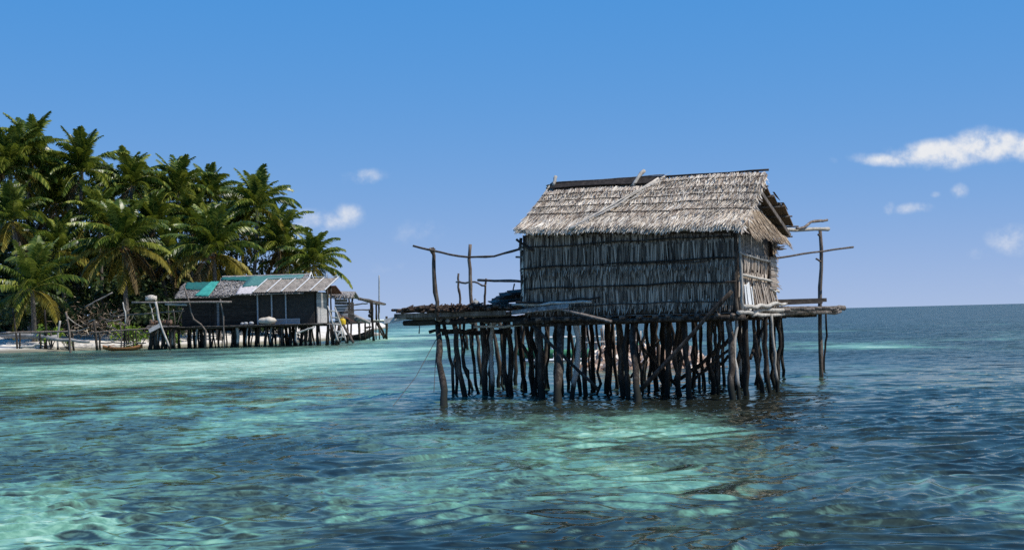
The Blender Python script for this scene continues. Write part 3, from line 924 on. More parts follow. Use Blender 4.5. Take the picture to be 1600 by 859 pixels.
def eave_z(L):
    u = (L + .36) / 6.2
    return 4.235 + .22 * u + .025 * math.sin(L * 2.3) + .015 * math.sin(L * 5.1 + 1)


def ridge_z(L): return RZ + .02 * math.sin(L * 1.7)


def FS(L, tt, lift=0):
    """point on the front slope; tt 0 at the ridge, 1 at the eave"""
    e = eave_z(L); rz = ridge_z(L)
    v = RV + (-.36 - RV) * tt
    z = rz + (e - rz) * tt - .06 * math.sin(tt * math.pi)
    p = HW(L, v, z)
    return p + FN * lift


slope_d = (HW(0, -.36, 4.28) - HW(0, RV, RZ)); SL = slope_d.length; slope_d.normalize()
FN = UL.cross(slope_d).normalized()
if FN.z < 0: FN = -FN
# end limits of the front slope: raked left edge
Lr0, Ll0 = -.42, 5.72


def LR(tt): return -.42 + .06 * tt


def LLf(tt): return 5.74 + .10 * tt


roof = MB()
for a in range(8):
    t0, t1 = a / 8, (a + 1) / 8
    rows = []
    for tt in (t0, t1):
        rows.append([FS(LR(tt) + (LLf(tt) - LR(tt)) * k / 24, tt, -.05) for k in range(25)])
    roof.strip(rows, r=.3)
ro = roof.build('roof', 'thatch', hut)
md = ro.modifiers.new('thick', 'SOLIDIFY'); md.thickness = .04; md.offset = 0
NC = 8
for ci in range(NC):
    t0 = .02 + ci * .98 / NC * .99
    mb = MB()
    n = 1500
    lift0 = .018 + .01 * (ci % 2)
    for k in range(n):
        L = U(LR(t0), LLf(t0))
        if ci == 0 and L > 2.55: continue
        tb = t0 + U(-.02, .03)
        ln = U(.28, .5)
        if ci == NC - 1: ln = U(.2, .34)
        lt = U(.0, .05)
        b = FS(L, tb, lift0 + lt)
        sk = random.gauss(0, .16) + (.15 if ci > 3 else 0)
        d = (slope_d + UL * sk + FN * U(-.02, .12)).normalized()
        sd = d.cross(FN).normalized()
        mb.leaf(b, d, (sd + FN * U(-.5, .5)).normalized(), FN, ln, U(.011, .03), curl=U(-.15, .1), r=min(1, max(0, random.gauss(.55, .24))), tip=U(.1, .7))
    mb.build('thatch_course', 'thatch', ro, kind='stuff')
# eave fringe hanging steeper
mb = MB()
for k in range(560):
    L = U(LR(1), LLf(1))
    d = (slope_d + Vector((0, 0, -U(.0, .5))) + UL * U(-.1, .4)).normalized()
    mb.leaf(FS(L, .94, .01 + U(0, .03)), d, UL, FN, U(.16, .26), U(.014, .034), curl=-.1, r=min(1, max(0, random.gauss(.68, .2))), tip=.3)
mb.build('eave_fringe', 'thatch', ro, kind='stuff')
# course battens: dark lines across the slope
for tt in (.1, .24, .37, .5, .66):
    mb = MB()
    pts = [FS(LR(tt) + (LLf(tt) - LR(tt)) * k / 14, tt + .004 * math.sin(k), .095) for k in range(15)]
    mb.tube(pts, .013, 5, .1)
    mb.build('roof_batten', 'darkboard', hut, smooth=True)
# dark ridge board where the top course is missing, and the ridge pole
mb = MB()
mb.strip([[FS(2.4, -.015, .085), FS(4.0, -.02, .085), FS(5.68, -.015, .085)], [FS(2.5, .075, .06), FS(4.0, .075, .06), FS(5.66, .075, .06)]])
rb = mb.build('ridge_board', 'darkboard', hut)
md = rb.modifiers.new('thick', 'SOLIDIFY'); md.thickness = .03
pole_part('ridge_pole', HW(-.45, RV + .03, RZ + .07), HW(5.75, RV + .03, RZ + .06), .03, .03, hut, 'darkboard', wob=.008, n=12)
pole_part('ridge_batten', HW(2.4, RV - .02, RZ + .12), HW(5.7, RV - .02, RZ + .10), .014, .014, hut, 'pole', wob=.006, n=10)
# rear slope, seen from below past the gable: stepped panels on purlins
BN = Vector((0, 0, 1))


def BS(L, tt, lift=0):
    v = RV + (4.35 - RV) * tt
    z = RZ + (4.28 - RZ) * tt
    return HW(L, v, z + lift)


ends = [-.42, -.52, -.62, -.80, -.82, -.60]
for k in range(6):
    t0, t1 = k / 6, (k + 1) / 6 + .03
    mb = MB()
    e = ends[k] + .25
    rows = [[BS(e + (5.9 - e) * j / 40, t0 + .012, -.03 + .012 * (j % 2)) for j in range(41)], [BS(e + (5.9 - e) * j / 40, t1, .0 + .012 * (j % 2)) for j in range(41)]]
    mb.strip(rows, r=.35)
    q = mb.build('rear_roof_panel', 'thatch_brown', hut)
    md = q.modifiers.new('thick', 'SOLIDIFY'); md.thickness = .035
    pole_part('purlin', BS(e - .16 + .05 * (k % 2), t1 - .02, -.05), BS(5.8, t1 - .02, -.05), .022, .022, hut, 'pole', wob=.008)
    mb = MB()
    for j in range(160):
        L = U(e, 5.9)
        d = (BS(0, 1) - BS(0, 0)).normalized()
        mb.leaf(BS(L, t0, .03 + U(0, .03)), d + UL * U(-.2, .2), UL, Vector((0, 0, 1)), U(.3, .5), U(.03, .06), r=random.random())
    mb.build('thatch_course', 'thatch', q, kind='stuff')
# gables: dark triangle inside, brown thatch skirt outside on the right, barge board
for L in (0.06, WL - .06):
    mb = MB()
    mb.face([HW(L, .0, 4.0), HW(L, WD, 4.0), HW(L, WD, 4.5), HW(L, RV, 5.72), HW(L, 0.0, 4.45)], r=.2)
    g = mb.build('gable', 'sideunder', hut)
    md = g.modifiers.new('thick', 'SOLIDIFY'); md.thickness = .03
mb = MB()
for k in range(900):
    v = U(-.2, 3.75)
    ztop = min(5.15 - abs(v - 1.55) * .52, 5.05)
    if v < .2: ztop = 4.55
    s_ = random.random() ** .8
    z = ztop + (4.22 - ztop) * s_
    outw = .05 + .38 * (5.15 - z) / .95
    d = (Vector((0, 0, -1)) + OUT * .42 + VB * U(-.3, .45)).normalized()
    mb.leaf(HW(-outw, v, z), d, VB, OUT, U(.2, .36), U(.025, .055), curl=U(-.05, .25), r=min(1, max(0, random.gauss(.55, .25))))
mb.build('gable_skirt', 'thatch_brown', hut, kind='stuff')
mb = MB()
mb.plank(HW(-.34, 1.55, 5.25), HW(-.5, 3.95, 4.22), .11, .03, upv=OUT)
mb.build('barge_board', 'deck', hut)
mb = MB(); mb.plank(HW(-.3, 1.35, 5.42), HW(-.42, 3.75, 4.4), .05, .04, upv=OUT)
mb.build('barge_board', 'greyplank', hut)
mb = MB()
for k in range(90):
    tt = U(0, 1)
    d = (slope_d + OUT * U(.0, .9) + Vector((0, 0, -U(0, .6)))).normalized()
    mb.leaf(FS(LR(tt) + .04, tt, .03), d, UL, FN, U(.18, .4), U(.02, .05), r=min(1, max(0, random.gauss(.6, .25))))
mb.build('roof_edge_leaves', 'thatch', hut, kind='stuff')
# pale pole along the raked left edge
mb = MB(); mb.tube([FS(LLf(t_) + .02, t_, .03) for t_ in (0, .33, .66, 1.02)], .026, 6, .1)
mb.build('verge_pole', 'pale', hut, smooth=True)
# things fixed on the roof: crossed holding poles with white ends
pole_part('roof_pole', FS(5.62, .03, .06), FS(5.6, -.07, .2), .045, .05, hut, 'pale', n=4, wob=.012)
pole_part('roof_pole', FS(3.22, .12, .06), FS(3.02, -.10, .16), .05, .045, hut, 'pale', n=4, wob=.012)
for (dl, rr, a, b) in ((0, .035, (4.28, 1.02), (2.55, .02)), (.12, .022, (4.2, .98), (2.5, .0)), (.2, .018, (3.75, .8), (2.62, .04))):
    pole_part('roof_pole', FS(a[0], a[1], .09), FS(b[0] - dl, b[1], .10), rr, rr * .8, hut, 'sack', n=6, wob=.015)
# stray leaf slivers around those poles
mb = MB()
for k in range(60):
    u = random.random()
    L = 4.2 - 1.7 * u; tt = 1.0 - .95 * u
    mb.leaf(FS(L + U(-.1, .15), tt + U(-.03, .03), .09 + U(0, .03)), (-slope_d * U(.2, 1) - UL * .9 + FN * U(0, .15)).normalized(), slope_d, FN, U(.2, .5), U(.015, .03), r=U(.5, 1))
mb.build('loose_leaves', 'thatch', ro, kind='stuff')

# deck behind and beside the hut ------------------------------------------
for k in range(46):
    v = 4.0 + k * .168
    L1 = 3.4 + U(-.5, .5)
    pole_part('deck_pole', HW(-.15 - U(0, .35), v, 2.20 + U(-.03, .03)), HW(L1 + 1.5, v + U(-.05, .05), 2.20), .05, .045, hut, 'deck', n=5, wob=.015, sides=6)
for (L, z, r_, m) in ((-.05, 2.1, .07, 'deck'), (.35, 2.08, .06, 'stilt'), (1.6, 2.08, .06, 'stilt'), (3.2, 2.08, .06, 'stilt')):
    pole_part('deck_beam', HW(L, 2.9, z), HW(L - .1, 12.1, z), r_, r_ * .9, hut, m, n=10)
pole_part('deck_beam', HW(-.12, -.2, 2.16), HW(-.25, 6.0, 2.19), .06, .05, hut, 'pale', n=10, wob=.03)
pole_part('deck_beam', HW(-.18, 0.1, 2.28), HW(-.22, 4.4, 2.36), .06, .045, hut, 'pale', n=9, wob=.03)
pole_part('deck_beam', HW(-.15, 1.0, 2.06), HW(-.2, 4.2, 2.08), .05, .045, hut, 'pale', n=9, wob=.02)
seg('deck_beam', (1228, 490), (1281, 488), 43, 46, 6, 'deck')
seg('deck_beam', (1270, 486.5), (1320, 481.5), 46, 47, 8, 'deck')
mb = MB()
mb.plank(at(1214, 471, 43), at(1288, 468.5, 47.4), .16, .12, upv=Vector((0, 0, 1)))
mb.build('deck_board', 'darkplank', hut)
mb = MB()
mb.plank(at(1222, 474.5, 42), at(1284, 472, 46.5), .06, .07)
mb.build('deck_board', 'darkplank', hut)
# tall uprights and rails at the back right
seg('upright_pole', (1281, 357), (1284, 605), 47.7, 47.7, 5, 'pole', w2=7)
seg('upright_pole', (1211, 372), (1211, 482), 41.6, 41.6, 4, 'pole', w2=5, wob=.03)
seg('rail', (1208, 359.5), (1294, 358), 42.5, 47.4, 6, 'pale', wob=.008)
seg('rail', (1245, 357), (1293, 344), 44, 47.3, 4, 'pole', wob=.03)
seg('rail', (1200, 404.5), (1333, 386), 41.7, 47.6, 3, 'pole', wob=.008)
seg('branch', (1283, 372), (1278, 366), 47.65, 47.6, 3, 'pole', n=3, wob=.01)
seg('branch', (1283, 409), (1275, 404), 47.65, 47.6, 3, 'pole', n=3, wob=.01)

# left platform -----------------------------------------------------------
def PL(L, v, z): return HW(L, v, z)


for k in range(52):
    L = 5.75 + k * .0745
    zz = 2.40 + .035 * math.sin(L * 3) + U(-.04, .05)
    e = .25 + U(-.18, .25)
    pole_part('deck_pole', PL(L + U(-.05, .05), -e, zz + .02), PL(L + U(-.25, .25), 4.2 + U(-.6, .6), zz + .05), U(.03, .05), .03, hut, 'brush', n=5, wob=.02, sides=6)
mb = MB()
for k in range(420):
    L = U(5.8, 9.5)
    a = U(-.5, .5)
    p = PL(L, U(-.45, 3.6) if k % 2 else U(-.5, .2), 2.45 + U(-.07, .08))
    d = (VB * math.cos(a) + UL * math.sin(a)) * U(.15, .5) + Vector((0, 0, U(-.03, .08)))
    mb.tube([p, p + d], U(.012, .028), 5, .1, r=random.random())
mb.build('brushwood', 'brush', hut, kind='stuff')
pole_part('platform_beam', PL(9.75, .05, 2.24), PL(6.2, .02, 2.27), .075, .06, hut, 'deck', n=10, wob=.015)
mb = MB(); mb.plank(PL(9.68, -.12, 2.29), PL(6.3, -.12, 2.30), .05, .13, jit=.01)
mb.build('platform_board', 'deck', hut)
pole_part('platform_beam', PL(9.55, .15, 2.08), PL(5.7, .1, 2.12), .07, .06, hut, 'darkboard', n=10, wob=.015)
pole_part('platform_beam', PL(9.6, 2.0, 2.15), PL(5.7, 2.0, 2.15), .06, .06, hut, 'stilt', n=10, wob=.015)
pole_part('platform_beam', PL(9.6, 3.9, 2.2), PL(5.0, 3.9, 2.2), .06, .06, hut, 'stilt', n=10, wob=.015)
mb = MB(); mb.plank(PL(10.02, -.1, 2.14), PL(9.35, -.05, 2.26), .14, .03, upv=-VB + Vector((0, 0, .4)))
mb.build('splintered_board', 'pale', hut)
for (xa, ya, xb_, yb_) in ((682, 498, 690, 500), (699, 501, 706, 502), (735, 503, 745, 500), (757, 501, 760, 504), (767, 506, 779, 503)):
    seg('joist', (xa, ya), (xb_, yb_), 40.3, 40.6, 6, 'pale', n=3, wob=.004)
seg('joist', (670, 519), (745, 515), 41, 41, 5, 'stilt', n=8)
seg('joist', (740, 511), (830, 509), 40.5, 40, 4, 'pale', n=8)
seg('joist', (690, 521), (800, 517), 42, 42, 7, 'darkboard', n=8)
seg('joist', (800, 500), (866, 502), 39.6, 39.2, 4, 'stilt', n=8)
# uprights and rails of the left platform
seg('upright_pole', (675, 387), (685, 500), 40.3, 40.3, 6, 'pole', wob=.025, w2=7)
seg('branch', (675.5, 396), (671, 388), 40.3, 40.25, 4, 'pole', n=3, wob=.006)
seg('branch', (676, 395), (679, 388), 40.3, 40.3, 4, 'pole', n=3, wob=.006)
seg('upright_pole', (735, 382), (737.5, 485), 40.6, 40.6, 5, 'pole', wob=.012, w2=6)
seg('upright_pole', (716.5, 427), (720, 480), 43.5, 43.5, 3, 'pole', wob=.015, w2=4)
seg('upright_pole', (759.5, 435), (757.5, 480), 42.5, 42.5, 3, 'pole', wob=.008, w2=4)
seg('upright_pole', (804, 443), (801, 462), 42, 42, 2, 'pole', wob=.005)
k = 40.2 / F
pole_part('rail', at(645, 384, 40.2), at(813, 389, 39.7), 1.6 * k, 1.7 * k, hut, 'pole', via=[at(675, 392.5, 40.2), at(712, 400, 40.2), at(737, 402.5, 40.3), at(772, 400, 40)], n=12, wob=.008)
seg('rail', (713, 441), (759, 446), 43.4, 42.4, 3, 'pole', wob=.03)
seg('rail', (747, 437.5), (816, 440), 42.4, 40.5, 4, 'pole', wob=.006)
seg('upright_pole', (814, 372), (814.5, 470), 39.55, 39.55, 5, 'pole', wob=.012)
seg('rail', (806, 401.5), (822, 402), 39.6, 39.4, 3, 'pole', n=4, wob=.005)
seg('rail', (807, 374), (832, 390), 39.3, 39.1, 4, 'darkboard', n=4, wob=.01)
mb = MB()
for k in range(70):
    z = U(2.5, 4.2)
    mb.leaf(HW(WL + .04, U(-.02, .1), z), (Vector((0, 0, -1)) + UL * U(.0, .5)).normalized(), UL, -VB, U(.15, .3), U(.03, .07), r=U(.4, 1))
mb.build('ragged_leaves', 'thatch', hut, kind='stuff')


# loose things on the platform -------------------------------------------
def simple_pole_thing(name, a, b, Ya, Yb, wd, mat, label, cat, via=(), group=None, wob=.02, w2=None):
    mb = MB()
    k = (Ya + Yb) / 2 / F
    mb.pole(at(*a, Ya), at(*b, Yb), wd * k / 2, (w2 or wd) * k / 2, n=8, wob=wob, via=[at(v[0], v[1], (Ya + Yb) / 2) for v in via])
    o = mb.build(name, mat, None, smooth=True)
    return tag(o, label, cat, group)


pile = empty('plank_pile', at(795, 474, 41.8), 'stack of split bark planks piled against the hut on the left platform', 'wood pile')
for k in range(14):
    lay = k // 3
    y0 = 472 - lay * 3.6
    xa = 768 + lay * 6 + U(-3, 4)
    mb = MB()
    mb.plank(at(xa, y0 + U(-1, 1), 41.2 + (k % 3) * .45), at(836 + U(-4, 4), y0 - 6 + U(-2, 2), 41.9 + (k % 3) * .45), U(.16, .28), .035, upv=Vector((U(-.2, .2), -.3, 1)), jit=.012)
    mb.build('plank', 'deck', pile)
mb = MB(); mb.plank(at(800, 488.5, 39.0), at(889, 478.5, 38.4), .13, .05, upv=Vector((0, -1, .5)), jit=.015)
tag(mb.build('loose_board', 'deck', None), 'wide grey board lying along the front edge where platform meets hut', 'board')
simple_pole_thing('loose_pole', (800, 476), (924, 472), 39.1, 38.2, 4, 'pale', 'long pale pole lying against the foot of the thatched front wall', 'pole')
simple_pole_thing('loose_pole', (806, 472), (938, 464), 38.9, 38.3, 4, 'darkboard', 'long dark curved pole resting across the front wall above the pale one', 'pole', via=((870, 470),), w2=3)
mb = MB(); mb.plank(at(868, 480.5, 38.55), at(955, 502, 37.6), .09, .04, upv=Vector((0, -.4, 1)))
tag(mb.build('loose_board', 'deck', None), 'narrow slanting board hanging down under the front wall', 'board')
mb = MB()
fc = at(742.5, 474, 41.5)
rows = []
for i in range(9):
    ph = -math.pi / 2 + math.pi * i / 8
    rows.append([fc + Vector((.13 * math.cos(ph) * math.cos(a * math.pi / 6), .13 * math.cos(ph) * math.sin(a * math.pi / 6), .10 * math.sin(ph))) for a in range(13)])
mb.strip(rows)
mb.tube([fc + Vector((-.02, 0, .10)), fc + Vector((0, 0, .14)), fc + Vector((.03, 0, .1))], .012, 5)
tag(mb.build('float', 'floatm', None, smooth=True), 'small round grey float lying on the brushwood by the tall upright', 'float')
for (a, b, va, lab) in (((686, 522), (612, 638), (650, 585), 'thin dark rope slanting from the left platform down into the water'), ((683, 530), (678, 612), (680, 570), 'thin dark line hanging straight down beside the outermost stilt')):
    mb = MB()
    Ya = 40.2; pb = at(*b, 37.6)
    pb.z = max(pb.z, -.05)
    mb.tube([at(*a, Ya), at(va[0], va[1] + 3, 39), pb], .010, 4)
    tag(mb.build('rope', 'rope', None), lab, 'rope')
mb = MB(); mb.tube([at(655, 505, 40.6), at(655.4, 513, 40.6), at(654.8, 521, 40.6)], [.012, .014, .02], 5)
tag(mb.build('rope', 'rope', None), 'short frayed rope end dangling under the tip of the left platform', 'rope')

# ================================================================== rubble bank, boat and stakes seen through the stilts
bank_c = ground(1015, 575)
bank = empty('coral_rubble_bank', (bank_c.x, bank_c.y + 1, 0), 'heap of pinkish coral rubble seen between the stilts under the hut', 'rubble bank')
mb = MB()
rows = []
for i in range(9):
    yy_ = bank_c.y - 1.0 + i * .75
    row = []
    for j in range(25):
        x_ = bank_c.x - 3.0 + j * 6.2 / 24
        e = math.sin(math.pi * min(1, max(0, i / 8))) ** .6
        s_ = min(1, j / 5, (24 - j) / 6)
        row.append(Vector((x_, yy_, -.25 + 1.0 * e * s_ + .06 * math.sin(j * 1.7 + i))))
    rows.append(row)
mb.strip(rows, r=.3)
mb.build('mound', 'coral', bank, smooth=True)
mb = MB()
for k in range(520):
    j = U(0, 24); i = U(0, 5)
    e = math.sin(math.pi * i / 8) ** .6; s_ = min(1, j / 5, (24 - j) / 6)
    c = Vector((bank_c.x - 3.0 + j * 6.2 / 24, bank_c.y - 1.0 + i * .75, -.25 + 1.0 * e * s_))
    r_ = U(.05, .15)
    ax = Vector((U(-1, 1), U(-1, 1), U(-1, 1))).normalized()
    ay = ax.orthogonal().normalized(); az = ax.cross(ay)
    mb.box(c, ax * r_, ay * r_ * U(.6, 1), az * r_ * U(.5, .9), r=random.random(), jit=r_ * .25)
mb.build('stones', 'coral', bank, kind='stuff')


def hull(mb, c, d, L, beam, depth, sheer=.25, z0=0.0, n=12):
    """open boat: outer and inner skin swept along d"""
    q = Vector((-d.y, d.x, 0))
    sect = []
    for i in range(n + 1):
        u = i / n * 2 - 1
        wv = beam / 2 * (1 - abs(u) ** 2.4) + .02
        zt = z0 + depth + sheer * abs(u) ** 2.2
        zb = z0 + depth * .75 * abs(u) ** 3
        p = c + d * (L / 2 * u)
        sect.append([p + q * wv + Vector((0, 0, zt)), p + q * wv * .72 + Vector((0, 0, (zt + zb) / 2 - .02)), p + Vector((0, 0, zb)), p - q * wv * .72 + Vector((0, 0, (zt + zb) / 2 - .02)), p - q * wv + Vector((0, 0, zt)),
                     p - q * wv * .86 + Vector((0, 0, zt)), p + Vector((0, 0, zb + .06)), p + q * wv * .86 + Vector((0, 0, zt)), p + q * wv + Vector((0, 0, zt))])
    mb.strip(sect)
    return sect


bc = ground(905, 562)
boat = empty('outrigger_boat', bc, 'green boat with white rubbing strake and bamboo frame moored behind the hut stilts', 'boat')
bd = Vector((1, .12, 0)).normalized()
mb = MB(); hull(mb, bc, bd, 6.2, 1.0, .62, z0=-.12)
mb.build('hull', 'hull_green', boat, smooth=True)
pole_part('outrigger', bc - bd * 2.7 + Vector((0, -1.3, .06)), bc + bd * 2.7 + Vector((0, -1.3, .06)), .06, .05, boat, 'whiteboard')
for s_ in (-1.3, 1.3):
    pole_part('outrigger_arm', bc + bd * s_ + Vector((0, .5, .62)), bc + bd * s_ + Vector((0, -1.3, .1)), .035, .03, boat, 'paint_white', n=4)
pole_part('rail', bc - bd * 2.4 + Vector((0, 0, 1.12)), bc + bd * 2.2 + Vector((0, 0, 1.12)), .04, .04, boat, 'paint_white', wob=.01)
for s_ in (-2.3, -1.5, -.8, -.2, .6, 1.3, 2.1):
    pole_part('rail_post', bc + bd * s_ + Vector((0, 0, .4)), bc + bd * (s_ + U(-.05, .05)) + Vector((0, 0, U(1.5, 1.75))), .03, .025, boat, 'paint_white', n=4, wob=.01)
g_st = 'pale palings standing on the coral rubble behind the hut'
fence = empty('paling_fence', at(975, 545, 62), 'row of crooked pale palings standing on the rubble behind the hut stilts', 'fence')
for k in range(26):
    x_ = 915 + k * 4.2 + U(-1.5, 1.5)
    if x_ > 1012: break
    pole_part('paling', at(x_ + U(-3, 3), 508 + U(-3, 10), 63), at(x_, 556, 63), .035, .045, fence, 'pale' if k % 3 else 'pole', n=4, wob=.02)
pole_part('rail', at(912, 535, 62.9), at(1012, 531, 62.9), .035, .03, fence, 'pale')
for i, (xt, xb_, yt, yb_, lab) in enumerate(((727, 731, 516, 546, 'thin dark stake standing in the shallows behind the left platform, left one of a pair'), (734, 737, 516, 544, 'thin dark stake standing in the shallows behind the left platform, right one of a pair'))):
    Yb = yfrom(xb_, yb_)
    mb = MB(); mb.pole(at(xt, yt, Yb), ground(xb_, yb_) - Vector((0, 0, .5)), .09, .10, wob=.02)
    tag(mb.build('stake', 'stilt', None, smooth=True), lab, 'stake')

# ================================================================== far stilt house on the shore
T2 = R(5)
c2, s2 = math.cos(T2), math.sin(T2)
UL2 = Vector((-c2, s2, 0)); VB2 = Vector((s2, c2, 0)); OUT2 = -UL2
H2X, H2Y = (503 - 800) / F * 134, 134.0


def FW(L, v, z):
    return Vector((H2X, H2Y, 0)) + UL2 * L + VB2 * v + Vector((0, 0, z))


def Lof(px, v=0.0):
    k = (px - CX) / F
    # X = H2X - c2 L + s2 v ; Y = H2Y + s2 L + c2 v
    return (H2X + s2 * v - k * (H2Y + c2 * v)) / (c2 + k * s2)


house = empty('stilt_house', FW(6, 2.5, 0), 'long dark plank house on beach stilts with green tarpaulins and tin on its roof', 'house')
ZD = 1.98
# stilts: dense front row and sparser inner rows
for k in range(62):
    px = 236 + k * 4.75 + U(-1.6, 1.6)
    if px > 528: break
    L = Lof(px)
    v = U(-1.1, .4)
    p = FW(L, v, 0)
    r_ = random.choice((U(.05, .08), U(.07, .11), U(.1, .15)))
    m = 'pale' if random.random() < .16 else 'stilt'
    pole_part('stilt', p + Vector((U(-.25, .25), 0, ZD - .1)), p - Vector((0, 0, .4)), r_, r_ * 1.05, house, m, n=5, wob=.04, sides=6)
for k in range(26):
    L = U(-.3, 14.0)
    p = FW(L, U(1.2, 5), 0)
    r_ = U(.06, .12)
    pole_part('stilt', p + Vector((U(-.2, .2), 0, ZD - .1)), p - Vector((0, 0, .3)), r_, r_, house, 'stilt', n=4, wob=.04, sides=6)
pole_part('floor_beam', FW(-.3, -1.2, ZD - .08), FW(15.4, -1.1, ZD - .12), .10, .09, house, 'pole', n=12, wob=.03)
pole_part('floor_beam', FW(-.3, .2, ZD - .15), FW(14.4, .2, ZD - .15), .10, .09, house, 'stilt', n=12, wob=.03)
for k in range(60):
    L = -.4 + k * .265
    mb = MB(); mb.plank(FW(L, -1.35 - U(0, .2), ZD + U(-.02, .02)), FW(L + U(-.05, .05), 5.2, ZD), .24, .05)
    mb.build('floor_board', 'deck', house)
# walls
LW = Lof(283)
La, Lb = Lof(400), Lof(492)
for k in range(9):
    z = ZD + .17 + k * .31
    mb = MB()
    mb.plank(FW(La, U(-.01, .02), z), FW(LW, U(-.01, .02), z), .30, .04, upv=-VB2)
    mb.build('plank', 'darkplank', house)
mb = MB()
mb.box(FW((La + LW) / 2, .08, ZD + 1.45), UL2 * ((LW - La) / 2), VB2 * .03, Vector((0, 0, 1.45)))
mb.box(FW((Lb + La) / 2, .08, ZD + 1.45), UL2 * ((La - Lb) / 2), VB2 * .03, Vector((0, 0, 1.45)))
mb.box(FW(Lb - .05, 2.6, ZD + 1.45), VB2 * 2.5, UL2 * .03, Vector((0, 0, 1.45)))
mb.box(FW(LW - .05, 2.6, ZD + 1.45), VB2 * 2.5, UL2 * .03, Vector((0, 0, 1.45)))
mb.box(FW((Lb + LW) / 2, 5.1, ZD + 1.45), UL2 * ((LW - Lb) / 2), VB2 * .03, Vector((0, 0, 1.45)))
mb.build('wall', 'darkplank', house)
# door of upright planks
Ld0, Ld1 = Lof(346), Lof(326)
door = MB(); door.box(FW((Ld0 + Ld1) / 2, -.05, ZD + 1.05), UL2 * ((Ld1 - Ld0) / 2), VB2 * .02, Vector((0, 0, 1.05)))
do = door.build('door', 'darkplank', house)
for k in range(5):
    L = Ld0 + .12 + k * (Ld1 - Ld0 - .2) / 4
    mb = MB(); mb.box(FW(L, -.085, ZD + 1.05), UL2 * .11, VB2 * .014, Vector((0, 0, 1.04)), jit=.01)
    mb.build('door_plank', 'greyplank' if k == 1 else 'darkplank', do)
# dark corrugated front of the right part
pxs = [402, 424, 446, 468, 490]
for a, b in zip(pxs[:-1], pxs[1:]):
    A, B = Lof(b), Lof(a)
    mb = MB()
    n = 22
    rows = [[FW(A + (B - A) * j / n, .0 - .03 * (j % 2), z) for j in range(n + 1)] for z in (ZD + .05, ZD + 2.9)]
    mb.strip(rows)
    mb.build('wall_sheet', 'sheetdark', house)
for px in (402, 424, 446):
    mb = MB(); L = Lof(px); mb.box(FW(L, -.12, ZD + 1.43), UL2 * .06, VB2 * .05, Vector((0, 0, 1.43)))
    mb.build('wall_post', 'greypost', house)
A, B = Lof(468), Lof(429)
lo = MB(); lo.box(FW((A + B) / 2, -.16, ZD + .08), UL2 * ((B - A) / 2), VB2 * .03, Vector((0, 0, .04)))
lo.box(FW((A + B) / 2, -.16, ZD + .48), UL2 * ((B - A) / 2), VB2 * .03, Vector((0, 0, .04)))
lov = lo.build('balustrade', 'greypost', house)
for k in range(22):
    L = A + (k + .5) * (B - A) / 22
    mb = MB(); mb.box(FW(L, -.165, ZD + .28), UL2 * .035, VB2 * .02, Vector((0, 0, .17)))
    mb.build('baluster', 'greypost', lov)
# end wall: light grey boards with its sunlit tone in their colour
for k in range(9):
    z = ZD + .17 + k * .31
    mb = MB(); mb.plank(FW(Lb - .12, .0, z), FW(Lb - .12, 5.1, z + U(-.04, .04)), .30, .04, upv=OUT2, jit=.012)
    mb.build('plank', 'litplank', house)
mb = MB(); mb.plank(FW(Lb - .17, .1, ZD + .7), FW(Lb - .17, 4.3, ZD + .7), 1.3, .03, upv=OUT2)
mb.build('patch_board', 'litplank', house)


# roofs
def roof_slab(L0, L1, v0, z0, v1, z1, name, mat, th=.06, n=10, jag=0.0):
    mb = MB()
    rows = [[FW(L0 + (L1 - L0) * j / n, v0, z0) for j in range(n + 1)], [FW(L0 + (L1 - L0) * j / n, (v0 + v1) / 2, (z0 + z1) / 2 + U(-.03, .03)) for j in range(n + 1)],
            [FW(L0 + (L1 - L0) * j / n, v1 + U(-jag, jag), z1 + U(-jag, jag) * .5) for j in range(n + 1)]]
    mb.strip(rows)
    o = mb.build(name, mat, house)
    md = o.modifiers.new('thick', 'SOLIDIFY'); md.thickness = th; md.offset = -1
    return o


RF = {'left': (8.4, Lof(276), 2.2, 6.02, -.75, 4.62), 'mid': (Lof(476), Lof(335), 2.6, 6.62, -.7, 4.78)}
for kx, (L0, L1, v0, z0, v1, z1) in RF.items():
    r1 = roof_slab(L0, L1, v0, z0, v1, z1, 'roof', 'greythatch', jag=.05)
    roof_slab(L0, L1, v0, z0 - .03, 5.8, 4.6, 'roof', 'greythatch')
    mb = MB()
    nn = UL2.cross((FW(0, v1, z1) - FW(0, v0, z0)).normalized()); nn = nn if nn.z > 0 else -nn
    dd = (FW(0, v1, z1) - FW(0, v0, z0)).normalized()
    for j in range(1500):
        u = random.random(); L = U(L0, L1)
        p = FW(L, v0 + (v1 - v0) * u, z0 + (z1 - z0) * u) + nn * U(.02, .06)
        mb.leaf(p, (dd + UL2 * U(-.7, .7) + nn * U(0, .15)).normalized(), UL2, nn, U(.2, .42), U(.05, .12), r=random.random())
    mb.build('thatch_course', 'greythatch', r1, kind='stuff')
    # gable infill
    for L in (L0 + .15, L1 - .15):
        mb = MB(); mb.face([FW(L, 0, 4.6), FW(L, 5.2, 4.7), FW(L, v0, z0 - .12)])
        g = mb.build('gable', 'darkplank', house); md = g.modifiers.new('thick', 'SOLIDIFY'); md.thickness = .05


def on_roof(px, py, key, lift):
    L0, L1, v0, z0, v1, z1 = RF[key]
    p0 = FW(0, v0, z0); dd = (FW(0, v1, z1) - p0).normalized()
    nn = UL2.cross(dd); nn = nn if nn.z > 0 else -nn
    p0 = p0 + nn * lift
    d = ray(px, py)
    tt = (p0 - CAM).dot(nn) / d.dot(nn)
    return CAM + d * tt


